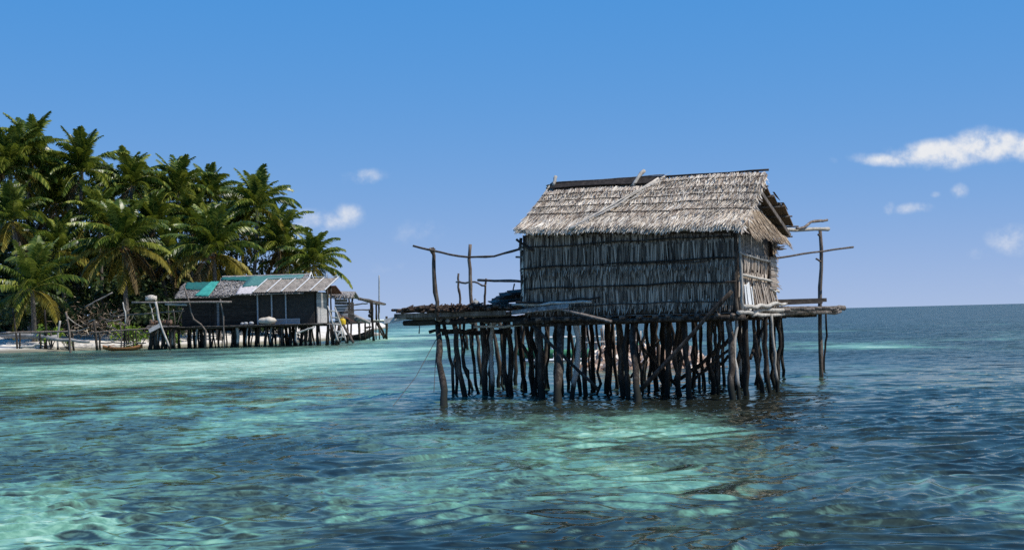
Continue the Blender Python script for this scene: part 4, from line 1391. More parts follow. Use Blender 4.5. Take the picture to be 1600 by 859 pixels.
def tarp(key, corners, mat, lift, label=None):
    """corners: top-left, top-right, bottom-right, bottom-left in photo pixels on the roof plane"""
    a, b, c, d = [on_roof(x, y, key, lift) for x, y in corners]
    mb = MB(); rows = []
    for i in range(6):
        u = i / 5
        l, r_ = a.lerp(d, u), b.lerp(c, u)
        rows.append([l.lerp(r_, j / 10) + Vector((0, 0, .025 * math.sin(j * 2.1 + i) + (U(-.03, .03) if i == 5 else 0))) for j in range(11)])
    mb.strip(rows)
    o = mb.build('tarpaulin', mat, house, smooth=True, label=label)
    md = o.modifiers.new('thick', 'SOLIDIFY'); md.thickness = .02


tarp('left', [(292, 441.5), (331, 440.5), (323, 453), (287, 452)], 'tarp_dark', .10, 'dark green net over the left roof end')
tarp('left', [(330, 440), (343, 439.5), (326, 462.5), (303, 462)], 'tarp_teal', .14, 'bright teal strip running down the left roof')
tarp('mid', [(347, 433), (396, 432), (384, 439), (345, 437)], 'tarp_dark', .10, 'dark green net along the middle ridge')
tarp('mid', [(392, 431.5), (476, 429), (466, 440), (376, 449)], 'tarp_pale', .14, 'faded teal net over the middle roof')
tarp('mid', [(376, 447), (402, 447), (394, 459), (368, 460)], 'pink_thatch', .12, 'pale pinkish patch on the middle roof')
# tin sheets with white battens
TL = [Lof(508) - .1 + (Lof(399) - Lof(508) + .2) * k / 5 for k in range(6)]


def TS(L, u, lift=0): return FW(L + (-.9 * (u - 1) * 0), 1.35 - 2.15 * u, 6.12 - 1.2 * u + lift)


SK = .85
for k in range(5):
    mb = MB(); n = 14
    A, B = TL[k], TL[k + 1]
    rows = [[TS(A + (B - A) * j / n - SK * (1 - u), u, .04 * (j % 2)) for j in range(n + 1)] for u in (0, .5, 1)]
    mb.strip(rows)
    o = mb.build('roof_sheet', 'sheet', house)
    md = o.modifiers.new('thick', 'SOLIDIFY'); md.thickness = .015
for k in range(6):
    mb = MB(); mb.plank(TS(TL[k] - SK, -.01, .09), TS(TL[k], 1.0, .09), .10, .04)
    mb.build('roof_batten', 'paint_white', house)
mb = MB(); mb.plank(TS(TL[0] - SK - .05, -.02, .13), TS(TL[5] - SK, -.02, .13), .16, .06)
mb.build('roof_batten', 'paint_white', house)
mb = MB(); mb.plank(FW(Lof(476) - .02, 2.6, 6.72), FW(Lof(476) - .02, -.4, 5.0), .16, .05, upv=OUT2)
mb.build('barge_board', 'paint_white', house)
mb = MB(); mb.plank(FW(Lof(476) - .02, 2.6, 6.72), FW(Lof(476) - .02, 5.7, 4.7), .16, .05, upv=OUT2)
mb.build('barge_board', 'paint_white', house)
# rusty lean-to on the far end, and its posts
roof_slab(Lof(508, 2) - .9, Lof(500, 2), 2.4, 5.4, 5.2, 4.7, 'roof', 'rust')
for (px, v) in ((511, -.5), (516, 1.0)):
    p = FW(Lof(px, v), v, 0)
    pole_part('wall_post', p + Vector((0, 0, ZD)), p + Vector((0, 0, 5.0 if px < 513 else 5.4)), .08, .07, house, 'stilt', n=5)
pole_part('wall_post', FW(Lof(510, 3), 3, 5.0), FW(Lof(510, 3), 3, 6.6), .05, .05, house, 'greypost', n=3)

# things on and around the far house
mb = MB()
sc_ = FW(Lof(416, -1.0), -1.0, ZD)
rows = []
for i in range(11):
    u = i / 10 * 2 - 1
    rr = (1 - abs(u) ** 3.2) ** .5 * .42 + .01
    rr *= 1.0 + .12 * math.sin(i * 1.3) - .18 * (u < -.4)
    rows.append([sc_ + UL2 * (-u * .88) + Vector((0, math.cos(a) * rr * 1.1, .36 + math.sin(a) * rr * .82)) for a in [2 * math.pi * j / 12 for j in range(13)]])
mb.strip(rows)
tag(mb.build('sack', 'sack', None, smooth=True), 'big pale bundled sack lying on the deck before the dark tin wall', 'sack')
for (px, sz) in ((377, .16), (382.5, .18), (391, .2)):
    c = FW(Lof(px, -.6), -.6, ZD + .03 + sz * .8)
    mb = MB(); rows = []
    for i in range(6):
        ph = -math.pi / 2 + math.pi * i / 5
        rows.append([c + Vector((sz * 1.2 * math.cos(ph) * math.cos(a * math.pi / 5), sz * math.cos(ph) * math.sin(a * math.pi / 5), sz * .8 * math.sin(ph))) for a in range(11)])
    mb.strip(rows)
    tag(mb.build('bowl', 'greypost', None, smooth=True), {377: 'leftmost of three small grey bowls by the dark plank wall', 382.5: 'middle one of three small grey bowls by the dark plank wall', 391: 'rightmost and largest of three grey bowls, left of the big sack'}[px], 'bowl')

lad = empty('ladder', FW(Lof(528, 0), -.9, 0), 'bleached wooden ladder leaning from the deck of the beach house into the water', 'ladder')
pa, pb_ = at(512, 478, 133.2), at(530, 538, 132.4)
pc, pd = at(523, 480, 133.2), at(541, 536, 132.4)
pole_part('ladder_rail', pa, pb_, .07, .08, lad, 'pale', n=5)
pole_part('ladder_rail', pc, pd, .07, .08, lad, 'pale', n=5)
for u in (.12, .3, .48, .66, .84):
    pole_part('rung', pa.lerp(pb_, u), pc.lerp(pd, u), .06, .06, lad, 'pale', n=3)
mb = MB()
k = 132.6 / F
mb.tube([at(534, 514, 132.6), at(529, 522, 132.6), at(524, 532, 132.6), at(531, 534, 132.6), at(535, 524, 132.6), at(533, 512, 132.6)], .09, 6)
tag(mb.build('bent_branch', 'pale', None, smooth=True), 'bleached bent branch hooked beside the ladder foot', 'branch')
simple_pole_thing('prop_pole', (527, 488), (552, 535), 134, 132.5, 4, 'pole', 'slanting prop pole standing in the water below the yellow jerrycan', 'pole')
simple_pole_thing('bleached_branch', (462, 523), (490, 512), 132.4, 132.4, 2.6, 'pale', 'forked bleached branch tied along the front stilts near the deck corner', 'branch', via=((470, 518),))
simple_pole_thing('bleached_branch', (463, 519), (464.5, 541), 132.3, 132.3, 2.4, 'pale', 'short bleached branch standing upright before the house stilts', 'branch')
# yellow can
mb = MB()
c = at(535, 503.5, 133.5)
rows = []
for i in range(8):
    u = i / 7
    rr = .30 * (1 - abs(u * 2 - 1) ** 6 * .5) if u < .86 else .12
    rows.append([c + Vector((rr * math.cos(a * math.pi / 6) * 1.0, rr * math.sin(a * math.pi / 6) * .7, -.34 + .7 * u)) for a in range(13)])
mb.strip(rows)
mb.tube([c + Vector((-.12, 0, .32)), c + Vector((-.1, 0, .44)), c + Vector((.1, 0, .44)), c + Vector((.12, 0, .32))], .03, 5)
tag(mb.build('jerrycan', 'yellow', None, smooth=True), 'yellow plastic jerrycan hanging beside the ladder', 'jerrycan')

# jetty beyond the house -------------------------------------------------
jet = empty('jetty', FW(0, 20, 0), 'long rickety pole jetty with an open roof frame, running out behind the beach house', 'jetty')


def JP(px, py, Y): return at(px, py, Y)


for k in range(48):
    v = 5.6 + k * .72
    w0 = Lof(512 + k * 1.95, v)
    mb = MB(); mb.plank(FW(w0, v, 2.0), FW(w0 + 2.6, v + U(-.1, .1), 2.0), .5, .08, jit=.02)
    mb.build('deck_board', 'deck', jet)
pole_part('deck_beam', JP(540, 505, 140), JP(606, 500.5, 172), .12, .1, jet, 'darkboard', n=8)
mb = MB(); mb.plank(JP(575, 499.5, 158), JP(618, 500, 172), .5, .14)
mb.build('deck_board', 'paint_white', jet)
for (xt, yt, xb_, yb_, Y, w_) in ((543, 503, 543, 536, 140, 3), (549, 503, 549, 533, 143, 3), (561, 503, 562, 531, 150, 4), (571, 503, 570, 531, 152, 3), (581, 470, 584, 532, 155, 4), (577, 503, 578, 531, 155, 2),
                                (588, 503, 588, 530, 158, 2), (592, 503, 593, 530, 160, 2), (604, 494, 604, 530, 165, 4), (591, 503, 602, 528, 165, 3), (588, 503, 600, 529, 163, 3), (570, 511, 580, 511, 152, 3)):
    pb2 = JP(xb_, yb_, Y)
    pole_part('stilt', JP(xt, yt, Y), pb2, w_ * Y / F / 2, w_ * Y / F / 2, jet, 'stilt', n=5, wob=.03, sides=6)
for (a, b, Y0, Y1, w_) in (((549, 502), (551, 464), 148, 148, 3), ((546, 500), (545, 467), 152, 152, 3), ((581, 502), (579, 470), 156, 156, 3), ((588, 500), (588, 474), 160, 160, 3), ((592, 500), (592, 473), 162, 162, 3)):
    pole_part('frame_post', JP(*a, Y0), JP(*b, Y1), w_ * Y0 / F / 2, w_ * Y0 / F / 2, jet, 'stilt', n=4, sides=6)
for (a, b, Y0, Y1, w_) in (((516, 461), (550, 465), 140, 148, 2), ((548, 462.5), (602, 475), 146, 165, 3.4), ((550, 464), (600, 476), 148, 163, 2.5), ((560, 468), (592, 476), 150, 163, 2), ((549, 476), (574, 474), 148, 156, 2), ((549, 485), (578, 483.5), 148, 156, 2)):
    pole_part('frame_rail', JP(*a, Y0), JP(*b, Y1), w_ * Y0 / F / 2, w_ * Y0 / F / 2, jet, 'pole', n=6, wob=.03, sides=6)
mb = MB()
for j in range(70):
    u = random.random()
    p = JP(560, 466, 150).lerp(JP(597, 475, 163), u)
    mb.leaf(p + Vector((U(-.2, .2), U(-.3, .3), .05)), Vector((U(-.3, 1), U(-.5, .5), -U(.1, .6))).normalized(), Vector((0, 1, 0)), Vector((0, 0, 1)), U(.3, .8), .06, r=random.random())
mb.build('thatch_scraps', 'greythatch', jet, kind='stuff')

shack = empty('shack', FW(Lof(531, 9), 9, 2), 'small plank shack with grey thatch standing on the jetty behind the ladder', 'shack')
sL0, sL1 = Lof(542, 8), Lof(522, 8)
for k in range(8):
    z = 2.15 + k * .28
    mb = MB(); mb.plank(FW(sL0, 8, z), FW(sL1, 8, z + U(-.03, .03)), .26, .05, upv=-VB2, jit=.015)
    mb.build('plank', 'litplank' if k % 3 else 'deck', shack)
for k in range(7):
    z = 2.15 + k * .28
    mb = MB(); mb.plank(FW(sL0, 8, z), FW(sL0, 11, z), .26, .05, upv=OUT2, jit=.015)
    mb.build('plank', 'darkplank', shack)
mb = MB(); mb.strip([[FW(sL0 - .5, 7.5, 4.25), FW(sL1 + .4, 7.5, 4.4)], [FW(sL0 - .5, 9.5, 4.9), FW(sL1 + .4, 9.5, 5.0)], [FW(sL0 - .5, 11.5, 4.3), FW(sL1 + .4, 11.5, 4.4)]])
o = mb.build('roof', 'greythatch', shack); md = o.modifiers.new('thick', 'SOLIDIFY'); md.thickness = .1
mb = MB()
for j in range(260):
    mb.leaf(FW(U(sL0 - .5, sL1 + .4), U(7.4, 9.4), 4.6 + U(-.25, .35)), Vector((U(-.5, .5), -1, -.45)).normalized(), UL2, Vector((0, 0, 1)), U(.25, .5), .09, r=random.random())
mb.build('thatch_course', 'greythatch', o, kind='stuff')
mb = MB(); mb.plank(JP(536, 494, 140), JP(549, 500, 142), .9, .06, upv=Vector((.3, -.6, 1)))
tag(mb.build('rusty_sheet', 'rust', None), 'rusty red sheet lying slanted on the jetty deck beside the shack', 'sheet')
mb = MB()
q = JP(555, 497, 147)
for j in range(9):
    a, b = q + Vector((-1.1 + j * .1, 0, -.4)), q + Vector((1.5, U(-.3, .3), -.5))
    mb.tube([a, q + Vector((-.4 + j * .12, U(-.3, .3), .45 - j * .07)), b], .16, 6, .2)
tag(mb.build('net_heap', 'rock', None, smooth=True), 'heap of dark grey fishing net piled on the jetty deck', 'net')
mb = MB()
for (x_, y_, r_) in ((578.5, 487, .2), (578, 493, .22)):
    c = JP(x_, y_, 156); rows = []
    for i in range(6):
        ph = -math.pi / 2 + math.pi * i / 5
        rows.append([c + Vector((r_ * math.cos(ph) * math.cos(a * math.pi / 5), r_ * math.cos(ph) * math.sin(a * math.pi / 5), r_ * math.sin(ph))) for a in range(11)])
    mb.strip(rows)
mb.tube([JP(578.5, 487, 156), JP(578, 493, 156)], .04, 5)
mb.tube([JP(579.5, 481, 156), JP(578.5, 487, 156)], .03, 5)
tag(mb.build('float_pair', 'hull_dark', None, smooth=True), 'two dark round floats hung one above the other on a jetty post', 'float')
simple_pole_thing('mast', (592.3, 430), (592.5, 503), 162, 162, 2.2, 'greypost', 'tall thin mast pole rising above the end of the jetty', 'mast', wob=.004)
bc2 = ground(545, 532)
bd2 = Vector((.94, .33, 0)).normalized()
dark_boat = empty('wooden_boat', (bc2.x, bc2.y, 0), 'black hulled wooden boat with raised bow moored under the jetty', 'boat')
mb = MB(); hull(mb, Vector((bc2.x, bc2.y + 3, 0)), bd2, 4.9, 1.3, .7, sheer=.75, z0=-.12)
mb.build('hull', 'hull_dark', dark_boat, smooth=True)
for s_ in (-.9, .2, 1.1):
    qv = Vector((-bd2.y, bd2.x, 0))
    p = Vector((bc2.x, bc2.y + 3, .5)) + bd2 * s_
    mb = MB(); mb.plank(p - qv * .55, p + qv * .55, .2, .04)
    mb.build('thwart', 'deck', dark_boat)

# drying rack left of the house -------------------------------------------
rack = empty('drying_rack', at(300, 540, 131), 'drying rack of crooked poles with one long pale crossbar before the house', 'rack')


def rp(name, a, b, Y, w_, mat='pole', via=(), w2=None, wob=.02):
    k = Y / F * .78
    return pole_part(name, at(*a, Y), at(*b, Y), w_ * k / 2, (w2 or w_) * k / 2, rack, mat, via=[at(v[0], v[1], Y) for v in via], n=8, wob=wob)


rp('rack_post', (287, 445), (321, 545), 131.2, 3.2, 'pole', via=((297, 478), (300, 497), (321, 512)))
rp('rack_post', (344, 467), (351, 544), 131.2, 3.0, 'deck', via=((349, 495),))
rp('crossbar', (206, 472.5), (362, 471.5), 131.0, 3.6, 'deck', wob=.01)
rp('crossbar', (258, 475), (292, 476.5), 131.1, 3.6, 'pale', wob=.01)
rp('crossbar', (176, 494), (288, 486), 131.3, 2.5, 'pole', wob=.015)
rp('rack_post', (243, 471), (272.5, 572), 129.0, 4.4, 'pale', via=((247, 495), (253, 513), (266, 545)), w2=4)
rp('rack_post', (233, 472), (239, 502), 131.6, 2.6, 'pale', via=((237, 485),))
rp('rack_post', (263, 474), (263, 507), 132.5, 2, 'pole')
rp('rack_post', (271, 483), (274, 506), 132.5, 2, 'pole')
rp('rack_post', (277, 506), (286, 482), 132.5, 2, 'pole')
rp('rack_post', (192, 472), (196, 505), 131, 2.4, 'pale', via=((196, 488),))
mb = MB()
c = at(236, 466.5, 131.4); rows = []
for i in range(9):
    ph = -math.pi / 2 + math.pi * i / 8
    rr = .5 if ph < 0 else .55
    rows.append([c + Vector((.52 * math.cos(ph) * math.cos(a * math.pi / 7) * U(.93, 1.07), .45 * math.cos(ph) * math.sin(a * math.pi / 7), (.34 if ph > 0 else .22) * math.sin(ph))) for a in range(15)])
mb.strip(rows)
for k in range(60):
    a = U(0, 6.28)
    mb.tube([c + Vector((.5 * math.cos(a), .4 * math.sin(a), U(-.2, .1))), c + Vector((.5 * math.cos(a + .7), .4 * math.sin(a + .7), U(.0, .28)))], .02, 4)
tag(mb.build('fish_trap', 'sack', None), 'round woven fish trap sitting on top of the rack crossbar', 'fish trap')
side = empty('side_platform', at(255, 512, 132), 'small sagging platform heaped with coral lumps left of the house', 'platform')
for (xt, xb_, w_) in ((237, 236, 6), (243, 243, 5), (250, 246, 2.4), (256, 257, 4), (266, 266, 4), (272, 273, 3), (260, 251, 3), (240, 233, 2)):
    g = at(xb_, 547, 132)
    pole_part('stilt', at(xt, 510, 132), Vector((g.x, g.y, -.3)), w_ * .0286, w_ * .0286, side, 'stilt', n=5, sides=6)
for k in range(7):
    mb = MB(); mb.plank(at(231 + k * 7, 512 - k * .3, 131.2), at(234 + k * 7.4, 508.5, 135.5), .34, .06, jit=.02)
    mb.build('deck_board', 'deck', side)
mb = MB(); mb.plank(at(233, 517, 131.0), at(250, 508, 131.0), .4, .05, upv=Vector((0, -1, .5)))
mb.build('loose_plank', 'litplank', side)
stone_me = []
for k in range(5):
    bm = bmesh.new(); bmesh.ops.create_icosphere(bm, subdivisions=1, radius=.5)
    for v in bm.verts:
        v.co *= U(.75, 1.2); v.co.z *= .7
    me = bpy.data.meshes.new('coral_lump'); bm.to_mesh(me); bm.free(); me.materials.append(M['coral']); stone_me.append(me)
for k in range(22):
    o = link('coral_lump', random.choice(stone_me), None, at(235 + U(0, 36), 505.5 - U(0, 4.5), 132 + U(0, 2.5)), rot=(U(0, 3), U(0, 3), U(0, 3)), scale=U(.25, .6))
    tag(o, 'coral lump in the pale heap on the small side platform', 'coral lump', 'coral lumps heaped on the side platform')

# ================================================================== beach things
STK = [((20, 481), (23, 505), (27, 541), 2.4, 'crooked driftwood stake with a bent top, leftmost on the sand', 'stilt'),
       ((31, 518), None, (31, 541), 2.6, 'short dark stake beside the leftmost crooked stake', 'stilt'),
       ((63, 519), (63, 530), (64, 545), 2.6, 'short dark stake, first of the low row beneath the small left palm', 'stilt'),
       ((70, 484), (71, 505), (73, 546), 3, 'tall dark stake standing in the low row beneath the small left palm', 'stilt'),
       ((69, 517), None, (69.5, 546), 2.4, 'short stake right against the tall dark stake under the small palm', 'stilt'),
       ((79, 520), (80, 532), (81, 546), 2.8, 'short leaning stake, last of the low row beneath the small left palm', 'pole'),
       ((94, 501), (91, 520), (90, 548), 3, 'pale lone stake with a knobbly head on the open sand', 'pale'),
       ((103, 488), (108, 508), (110, 552), 3, 'forked pale stake standing furthest into the water at left', 'pole'),
       ((107, 515), None, (108, 544), 2.6, 'dark stake close behind the forked pale stake', 'stilt'),
       ((112, 516), (113, 530), (115.5, 544), 3, 'dark leaning stake to the right of the forked pale stake', 'stilt'),
       ((147.5, 500), (149, 520), (152, 544), 4, 'thick dark stake before the driftwood heap', 'stilt'),
       ((154, 518), None, (157, 543), 2.8, 'thin dark stake just right of the thick stake by the driftwood heap', 'stilt'),
       ((188, 508), (190, 520), (189.5, 533), 2, 'first of four thin stakes behind the beached canoe', 'pole'),
       ((195, 508), None, (194, 533), 2.6, 'second of four thin stakes behind the beached canoe', 'stilt'),
       ((198, 514), None, (198, 533), 1.8, 'third of four thin stakes behind the beached canoe', 'stilt'),
       ((201, 516), None, (200.5, 532), 1.8, 'last of four thin stakes behind the beached canoe', 'stilt'),
       ((208, 516), None, (208, 527), 2, 'short prop, left one of two under the beach bench', 'stilt'),
       ((213, 516), None, (213, 527), 2, 'short prop, right one of two under the beach bench', 'stilt')]
for (a, v, b, w_, lab, m) in STK:
    Y = min(138, max(128, yfrom(b[0], b[1])))
    pb3 = at(*b, Y)
    pb3.z = min(pb3.z, lz(pb3.x, Y) - .15) if Y > 130 else -.4
    mb = MB(); mb.pole(at(*a, Y), pb3, w_ * Y / F / 2, w_ * Y / F / 2 * 1.1, via=[at(*v, Y)] if v else [], n=7, wob=.02, sides=6)
    tag(mb.build('beach_stake', m, None, smooth=True), lab, 'stake', 'stakes along the beach')
simple_pole_thing('beach_pole', (0, 521), (118, 516), 136, 136, 3, 'pole', 'long weathered pole laid level on the stakes at the left beach', 'pole')
simple_pole_thing('beach_pole', (140, 519), (235, 513), 137, 137, 2.4, 'pole', 'thin level pole laid over stakes behind the beached canoe', 'pole')
simple_pole_thing('leaning_trunk', (132, 480), (176, 457), 139, 139, 2.2, 'deck', 'long bleached trunk leaning up out of the driftwood heap', 'driftwood')
simple_pole_thing('fallen_log', (2, 523), (90, 527), 139, 138, 9, 'rock', 'thick grey fallen log lying on the sand behind the left stakes', 'log', wob=.05)
simple_pole_thing('fallen_log', (60, 537), (32, 543), 134, 133.5, 4, 'pale', 'short bleached log half buried at the water edge on the left', 'log', wob=.03)
simple_pole_thing('fallen_log', (84, 530), (140, 533), 137, 137, 5, 'rock', 'slim grey log lying on the sand between forked stake and driftwood heap', 'log', wob=.04)
canoe_c = Vector((at(194, 546, 132).x, 131.5, .02))
canoe = empty('beached_canoe', canoe_c, 'orange brown wooden canoe drawn up at the water edge with junk aboard', 'canoe')
cd_ = Vector((1, .1, 0)).normalized()
mb = MB(); hull(mb, canoe_c, cd_, 3.5, .8, .32, sheer=.28, z0=-.05)
mb.build('hull', 'orange', canoe, smooth=True)
for k in range(5):
    p = canoe_c + cd_ * (-1.0 + k * .5) + Vector((0, 0, .45))
    mb = MB(); mb.plank(p - Vector((.1, .35, 0)), p + Vector((.15, .35, .05)), .22, .05, jit=.03)
    mb.build('thwart', ['orange', 'sack', 'hull_dark', 'sack', 'hull_dark'][k], canoe)
pole_part('gunwale', canoe_c - cd_ * 2.1 + Vector((0, .4, .72)), canoe_c + cd_ * 1.95 + Vector((0, .4, .62)), .05, .05, canoe, 'pole', wob=.03)
drift = empty('driftwood_heap', at(165, 512, 140), 'tangled heap of grey driftwood branches and dry fronds under the front palm', 'driftwood')
for k in range(30):
    x_, y_ = random.gauss(158, 28), random.gauss(508, 11)
    y_ = min(y_, 521)
    if y_ < 476: continue
    Y = U(138, 142)
    a = U(-.9, .9)
    l = U(5, 17)
    pole_part('branch', at(x_ - l * math.cos(a), y_ - l * math.sin(a) * .8, Y), at(x_ + l * math.cos(a), min(y_ + l * math.sin(a) * .8, 522), Y + U(-1, 1)), U(.03, .065), U(.02, .05), drift, random.choice(('pale', 'pole', 'stilt', 'pole', 'deck')), n=4, wob=.06, sides=5)
mb = MB()
for k in range(420):
    p = at(random.gauss(152, 28), min(521, random.gauss(500, 15)), U(139, 143))
    mb.leaf(p, Vector((U(-1, 1), U(-.4, .4), U(-1, .3))).normalized(), Vector((U(-1, 1), U(-1, 1), U(-1, 1))).normalized(), Vector((0, -1, 0)), U(.2, .6), U(.04, .1), curl=.2, r=random.random() ** 2)
mb.build('dry_leaves', 'thatch_brown', drift, kind='stuff')

# ================================================================== palms
FR = {}


def make_frond(a0, droop, seed, mat, hang=.55):
    rnd = random.Random(seed)
    mb = MB()
    n = 16
    pts = []; tang = []
    x = z = 0.0; y = 0.0
    sw = rnd.uniform(-.25, .25)
    for i in range(n + 1):
        s_ = i / n
        ang = a0 - droop * s_ ** 1.35
        tang.append(Vector((math.cos(ang), sw * s_, math.sin(ang))).normalized())
        pts.append(Vector((x, y, z)))
        x += math.cos(ang) / n; z += math.sin(ang) / n; y += sw * s_ / n
    mb.tube(pts, [.011 * (1 - .8 * i / n) + .001 for i in range(n + 1)], 4, r=.95)
    N = 36
    for j in range(N):
        s_ = .10 + .89 * (j + .5) / N
        fi = s_ * n; i0 = int(fi)
        p = pts[i0].lerp(pts[min(i0 + 1, n)], fi - i0)
        tg = tang[i0]
        sidev = Vector((0, 1, 0)) - tg * tg.y
        ln = .23 * math.sin(math.pi * (.12 + .84 * s_)) ** .7 * (1 - .25 * s_) + .02
        for sg in (-1, 1):
            if rnd.random() < .05: continue
            h = hang * rnd.uniform(.6, 1.5)
            d1 = (sidev * sg * 1.0 + tg * (.55 + .5 * s_) + Vector((0, 0, -h * .5 + .15))).normalized()
            d2 = (sidev * sg * .7 + tg * .6 + Vector((0, 0, -h * 1.5))).normalized()
            wv = tg * .5 + Vector((0, 0, .35)); wv = (wv - d1 * wv.dot(d1)).normalized() * .017 * rnd.uniform(.8, 1.3)
            l1 = ln * rnd.uniform(.45, .6); l2 = ln * rnd.uniform(.4, .6)
            m_ = p + d1 * l1; e_ = m_ + d2 * l2
            rv = min(1, max(0, rnd.gauss(.45, .22)))
            i_ = len(mb.v)
            mb.v.extend([tuple(p - wv * .6), tuple(p + wv * .6), tuple(m_ + wv), tuple(m_ - wv), tuple(e_)])
            mb.r.extend([rv] * 5)
            mb.f.append((i_, i_ + 1, i_ + 2, i_ + 3)); mb.f.append((i_ + 3, i_ + 2, i_ + 4))
    me = bpy.data.meshes.new('frond')
    me.from_pydata(mb.v, [], mb.f)
    a = me.attributes.new('rnd', 'FLOAT', 'POINT'); a.data.foreach_set('value', np.array(mb.r, dtype=np.float32))
    me.materials.append(M[mat])
    return me


for k in range(4):
    FR.setdefault('up', []).append(make_frond(R(82 + k * 2), R(38 + 12 * k), 10 + k, 'frond', .35))
    FR.setdefault('mid', []).append(make_frond(R(52 + 4 * k), R(70 + 10 * k), 20 + k, 'frond', .6))
    FR.setdefault('out', []).append(make_frond(R(22 + 5 * k), R(65 + 12 * k), 30 + k, 'frond', .8))
    FR.setdefault('low', []).append(make_frond(R(-12 + 6 * k), R(60 + 6 * k), 40 + k, 'frond', .9))
    FR.setdefault('hang', []).append(make_frond(R(-48 + 5 * k), R(38), 60 + k, 'frond_brown' if k % 2 else 'frond_yellow', .7))
    FR.setdefault('old', []).append(make_frond(R(-25 + 8 * k), R(55 + 5 * k), 50 + k, 'frond_yellow', .9))
nut_me = []
bm = bmesh.new(); bmesh.ops.create_icosphere(bm, subdivisions=1, radius=.16)
for v in bm.verts: v.co.z *= 1.2
nut = bpy.data.meshes.new('coconut'); bm.to_mesh(nut); bm.free(); nut.materials.append(M['orange'])


def palm(px, py, Y, size, label, nf=24, lean=None, old=4, low=True, nuts=0):
    c = at(px, py, Y)
    dx = lean if lean is not None else U(-2.5, 2.5)
    gx = c.x + dx; gy = Y + U(-1, 1.5)
    gz = lz(gx, gy) - .2
    root = empty('coconut_palm', (gx, gy, gz), label, 'palm tree', 'coconut palms on the island')
    mb = MB()
    base = Vector((gx, gy, gz))
    pts = []; rad = []
    for i in range(11):
        u = i / 10
        p = base.lerp(c, u)
        p.x -= dx * (u - u * u) * .5
        pts.append(p); rad.append((.22 - .09 * u) * (1.35 if i == 0 else 1) * size / 4.5 + .02)
    mb.tube(pts, rad, 8, .06)
    mb.build('trunk', 'trunk', root, smooth=True)
    az0 = U(0, 6.28)
    nf += 9
    for k in range(nf):
        u = k / (nf - 1)
        az = az0 + k * 2.39996 + U(-.2, .2)
        kind = 'up' if u < .22 else 'mid' if u < .5 else 'out' if u < .78 else 'low'
        if kind == 'low' and k >= nf - old: kind = 'old' if k % 5 < 3 else 'hang'
        s_ = size * U(.9, 1.2) * (.9 if kind == 'up' else 1)
        link('frond', random.choice(FR[kind]), root, c + Vector((0, 0, U(-.15, .15))), rot=(U(-.12, .12), U(-.12, .12), az), scale=s_)
    for k in range(nuts):
        a = k * 2.4
        link('coconut', nut, root, c + Vector((.3 * math.cos(a), .3 * math.sin(a), -.35 - .1 * (k % 3))), scale=U(.8, 1.1))
    return root


palm(14, 262, 156, 5.6, 'tall coconut palm cut off by the left edge of the photo', 26, old=2)
palm(48, 245, 158, 5.2, 'tallest coconut palm, whose upright fronds reach highest at far left', 26, old=2)
palm(128, 268, 158, 5.0, 'tall coconut palm second from the left along the skyline, with raised fronds', 26, old=2)
palm(206, 290, 160, 4.7, 'coconut palm third along the skyline, above the front palm with yellow fronds', 26, old=2)
palm(276, 302, 162, 4.6, 'coconut palm fourth along the skyline, left of the beach house', 24, old=2)
palm(328, 308, 166, 4.4, 'small topped coconut palm on the skyline above the left roof of the house', 22, old=2)
palm(402, 326, 160, 4.9, 'coconut palm with fronds swept to the right above the house roof', 24, old=2, lean=-1.5)
palm(193, 384, 146, 5.4, 'front coconut palm with yellow hanging fronds behind the round fish trap', 34, old=15, lean=.4, nuts=6)
palm(334, 394, 150, 5.4, 'broad coconut palm with drooping fronds directly behind the house roof', 30, old=13, lean=.5, nuts=5)
palm(490, 412, 158, 4.3, 'rightmost coconut palm at the end of the grove beside the sea', 26, old=5, lean=-.5)
palm(50, 452, 142, 5.6, 'short young palm with wide arching fronds on the beach at left', 20, old=3, lean=-.2)
palm(88, 318, 162, 4.8, 'shaded coconut palm behind the skyline gap between the two leftmost crowns', 22)
palm(155, 345, 155, 4.6, 'mid height coconut palm left above the front palm with yellow fronds', 22)
palm(240, 352, 158, 4.6, 'mid height coconut palm between the front palm and the broad one', 22)
palm(300, 352, 160, 4.4, 'shaded coconut palm just left above the broad palm behind the house', 22)
palm(372, 356, 164, 4.4, 'coconut palm between the swept palm and the broad palm', 22)
palm(436, 386, 160, 4.4, 'leafy coconut palm over the right end of the house roof', 22, lean=0)
palm(20, 345, 152, 4.8, 'half hidden coconut palm under the tall ones at the left edge', 22)
palm(92, 392, 152, 4.6, 'low coconut palm right above the short young palm', 20)
palm(452, 414, 164, 4.0, 'small coconut palm just left of the rightmost one', 20)
palm(262, 402, 156, 4.5, 'low coconut palm in the shade left of the house roof', 20, old=5)

palm(72, 296, 170, 4.9, 'coconut palm crown showing between the tallest palm and its right neighbour', 22)
palm(166, 306, 172, 4.7, 'coconut palm crown between the second and third skyline palms', 22)
palm(240, 316, 172, 4.6, 'coconut palm crown between the third and fourth skyline palms', 22)
palm(302, 330, 173, 4.4, 'coconut palm crown below the gap left of the small topped palm', 22)
palm(364, 338, 173, 4.4, 'coconut palm crown just left of the wind swept palm', 22)
palm(434, 362, 172, 4.2, 'coconut palm crown peeping out right behind the wind swept palm', 20)
palm(128, 420, 158, 4.6, 'low coconut palm in the shade between young palm and front palm', 20, old=6)

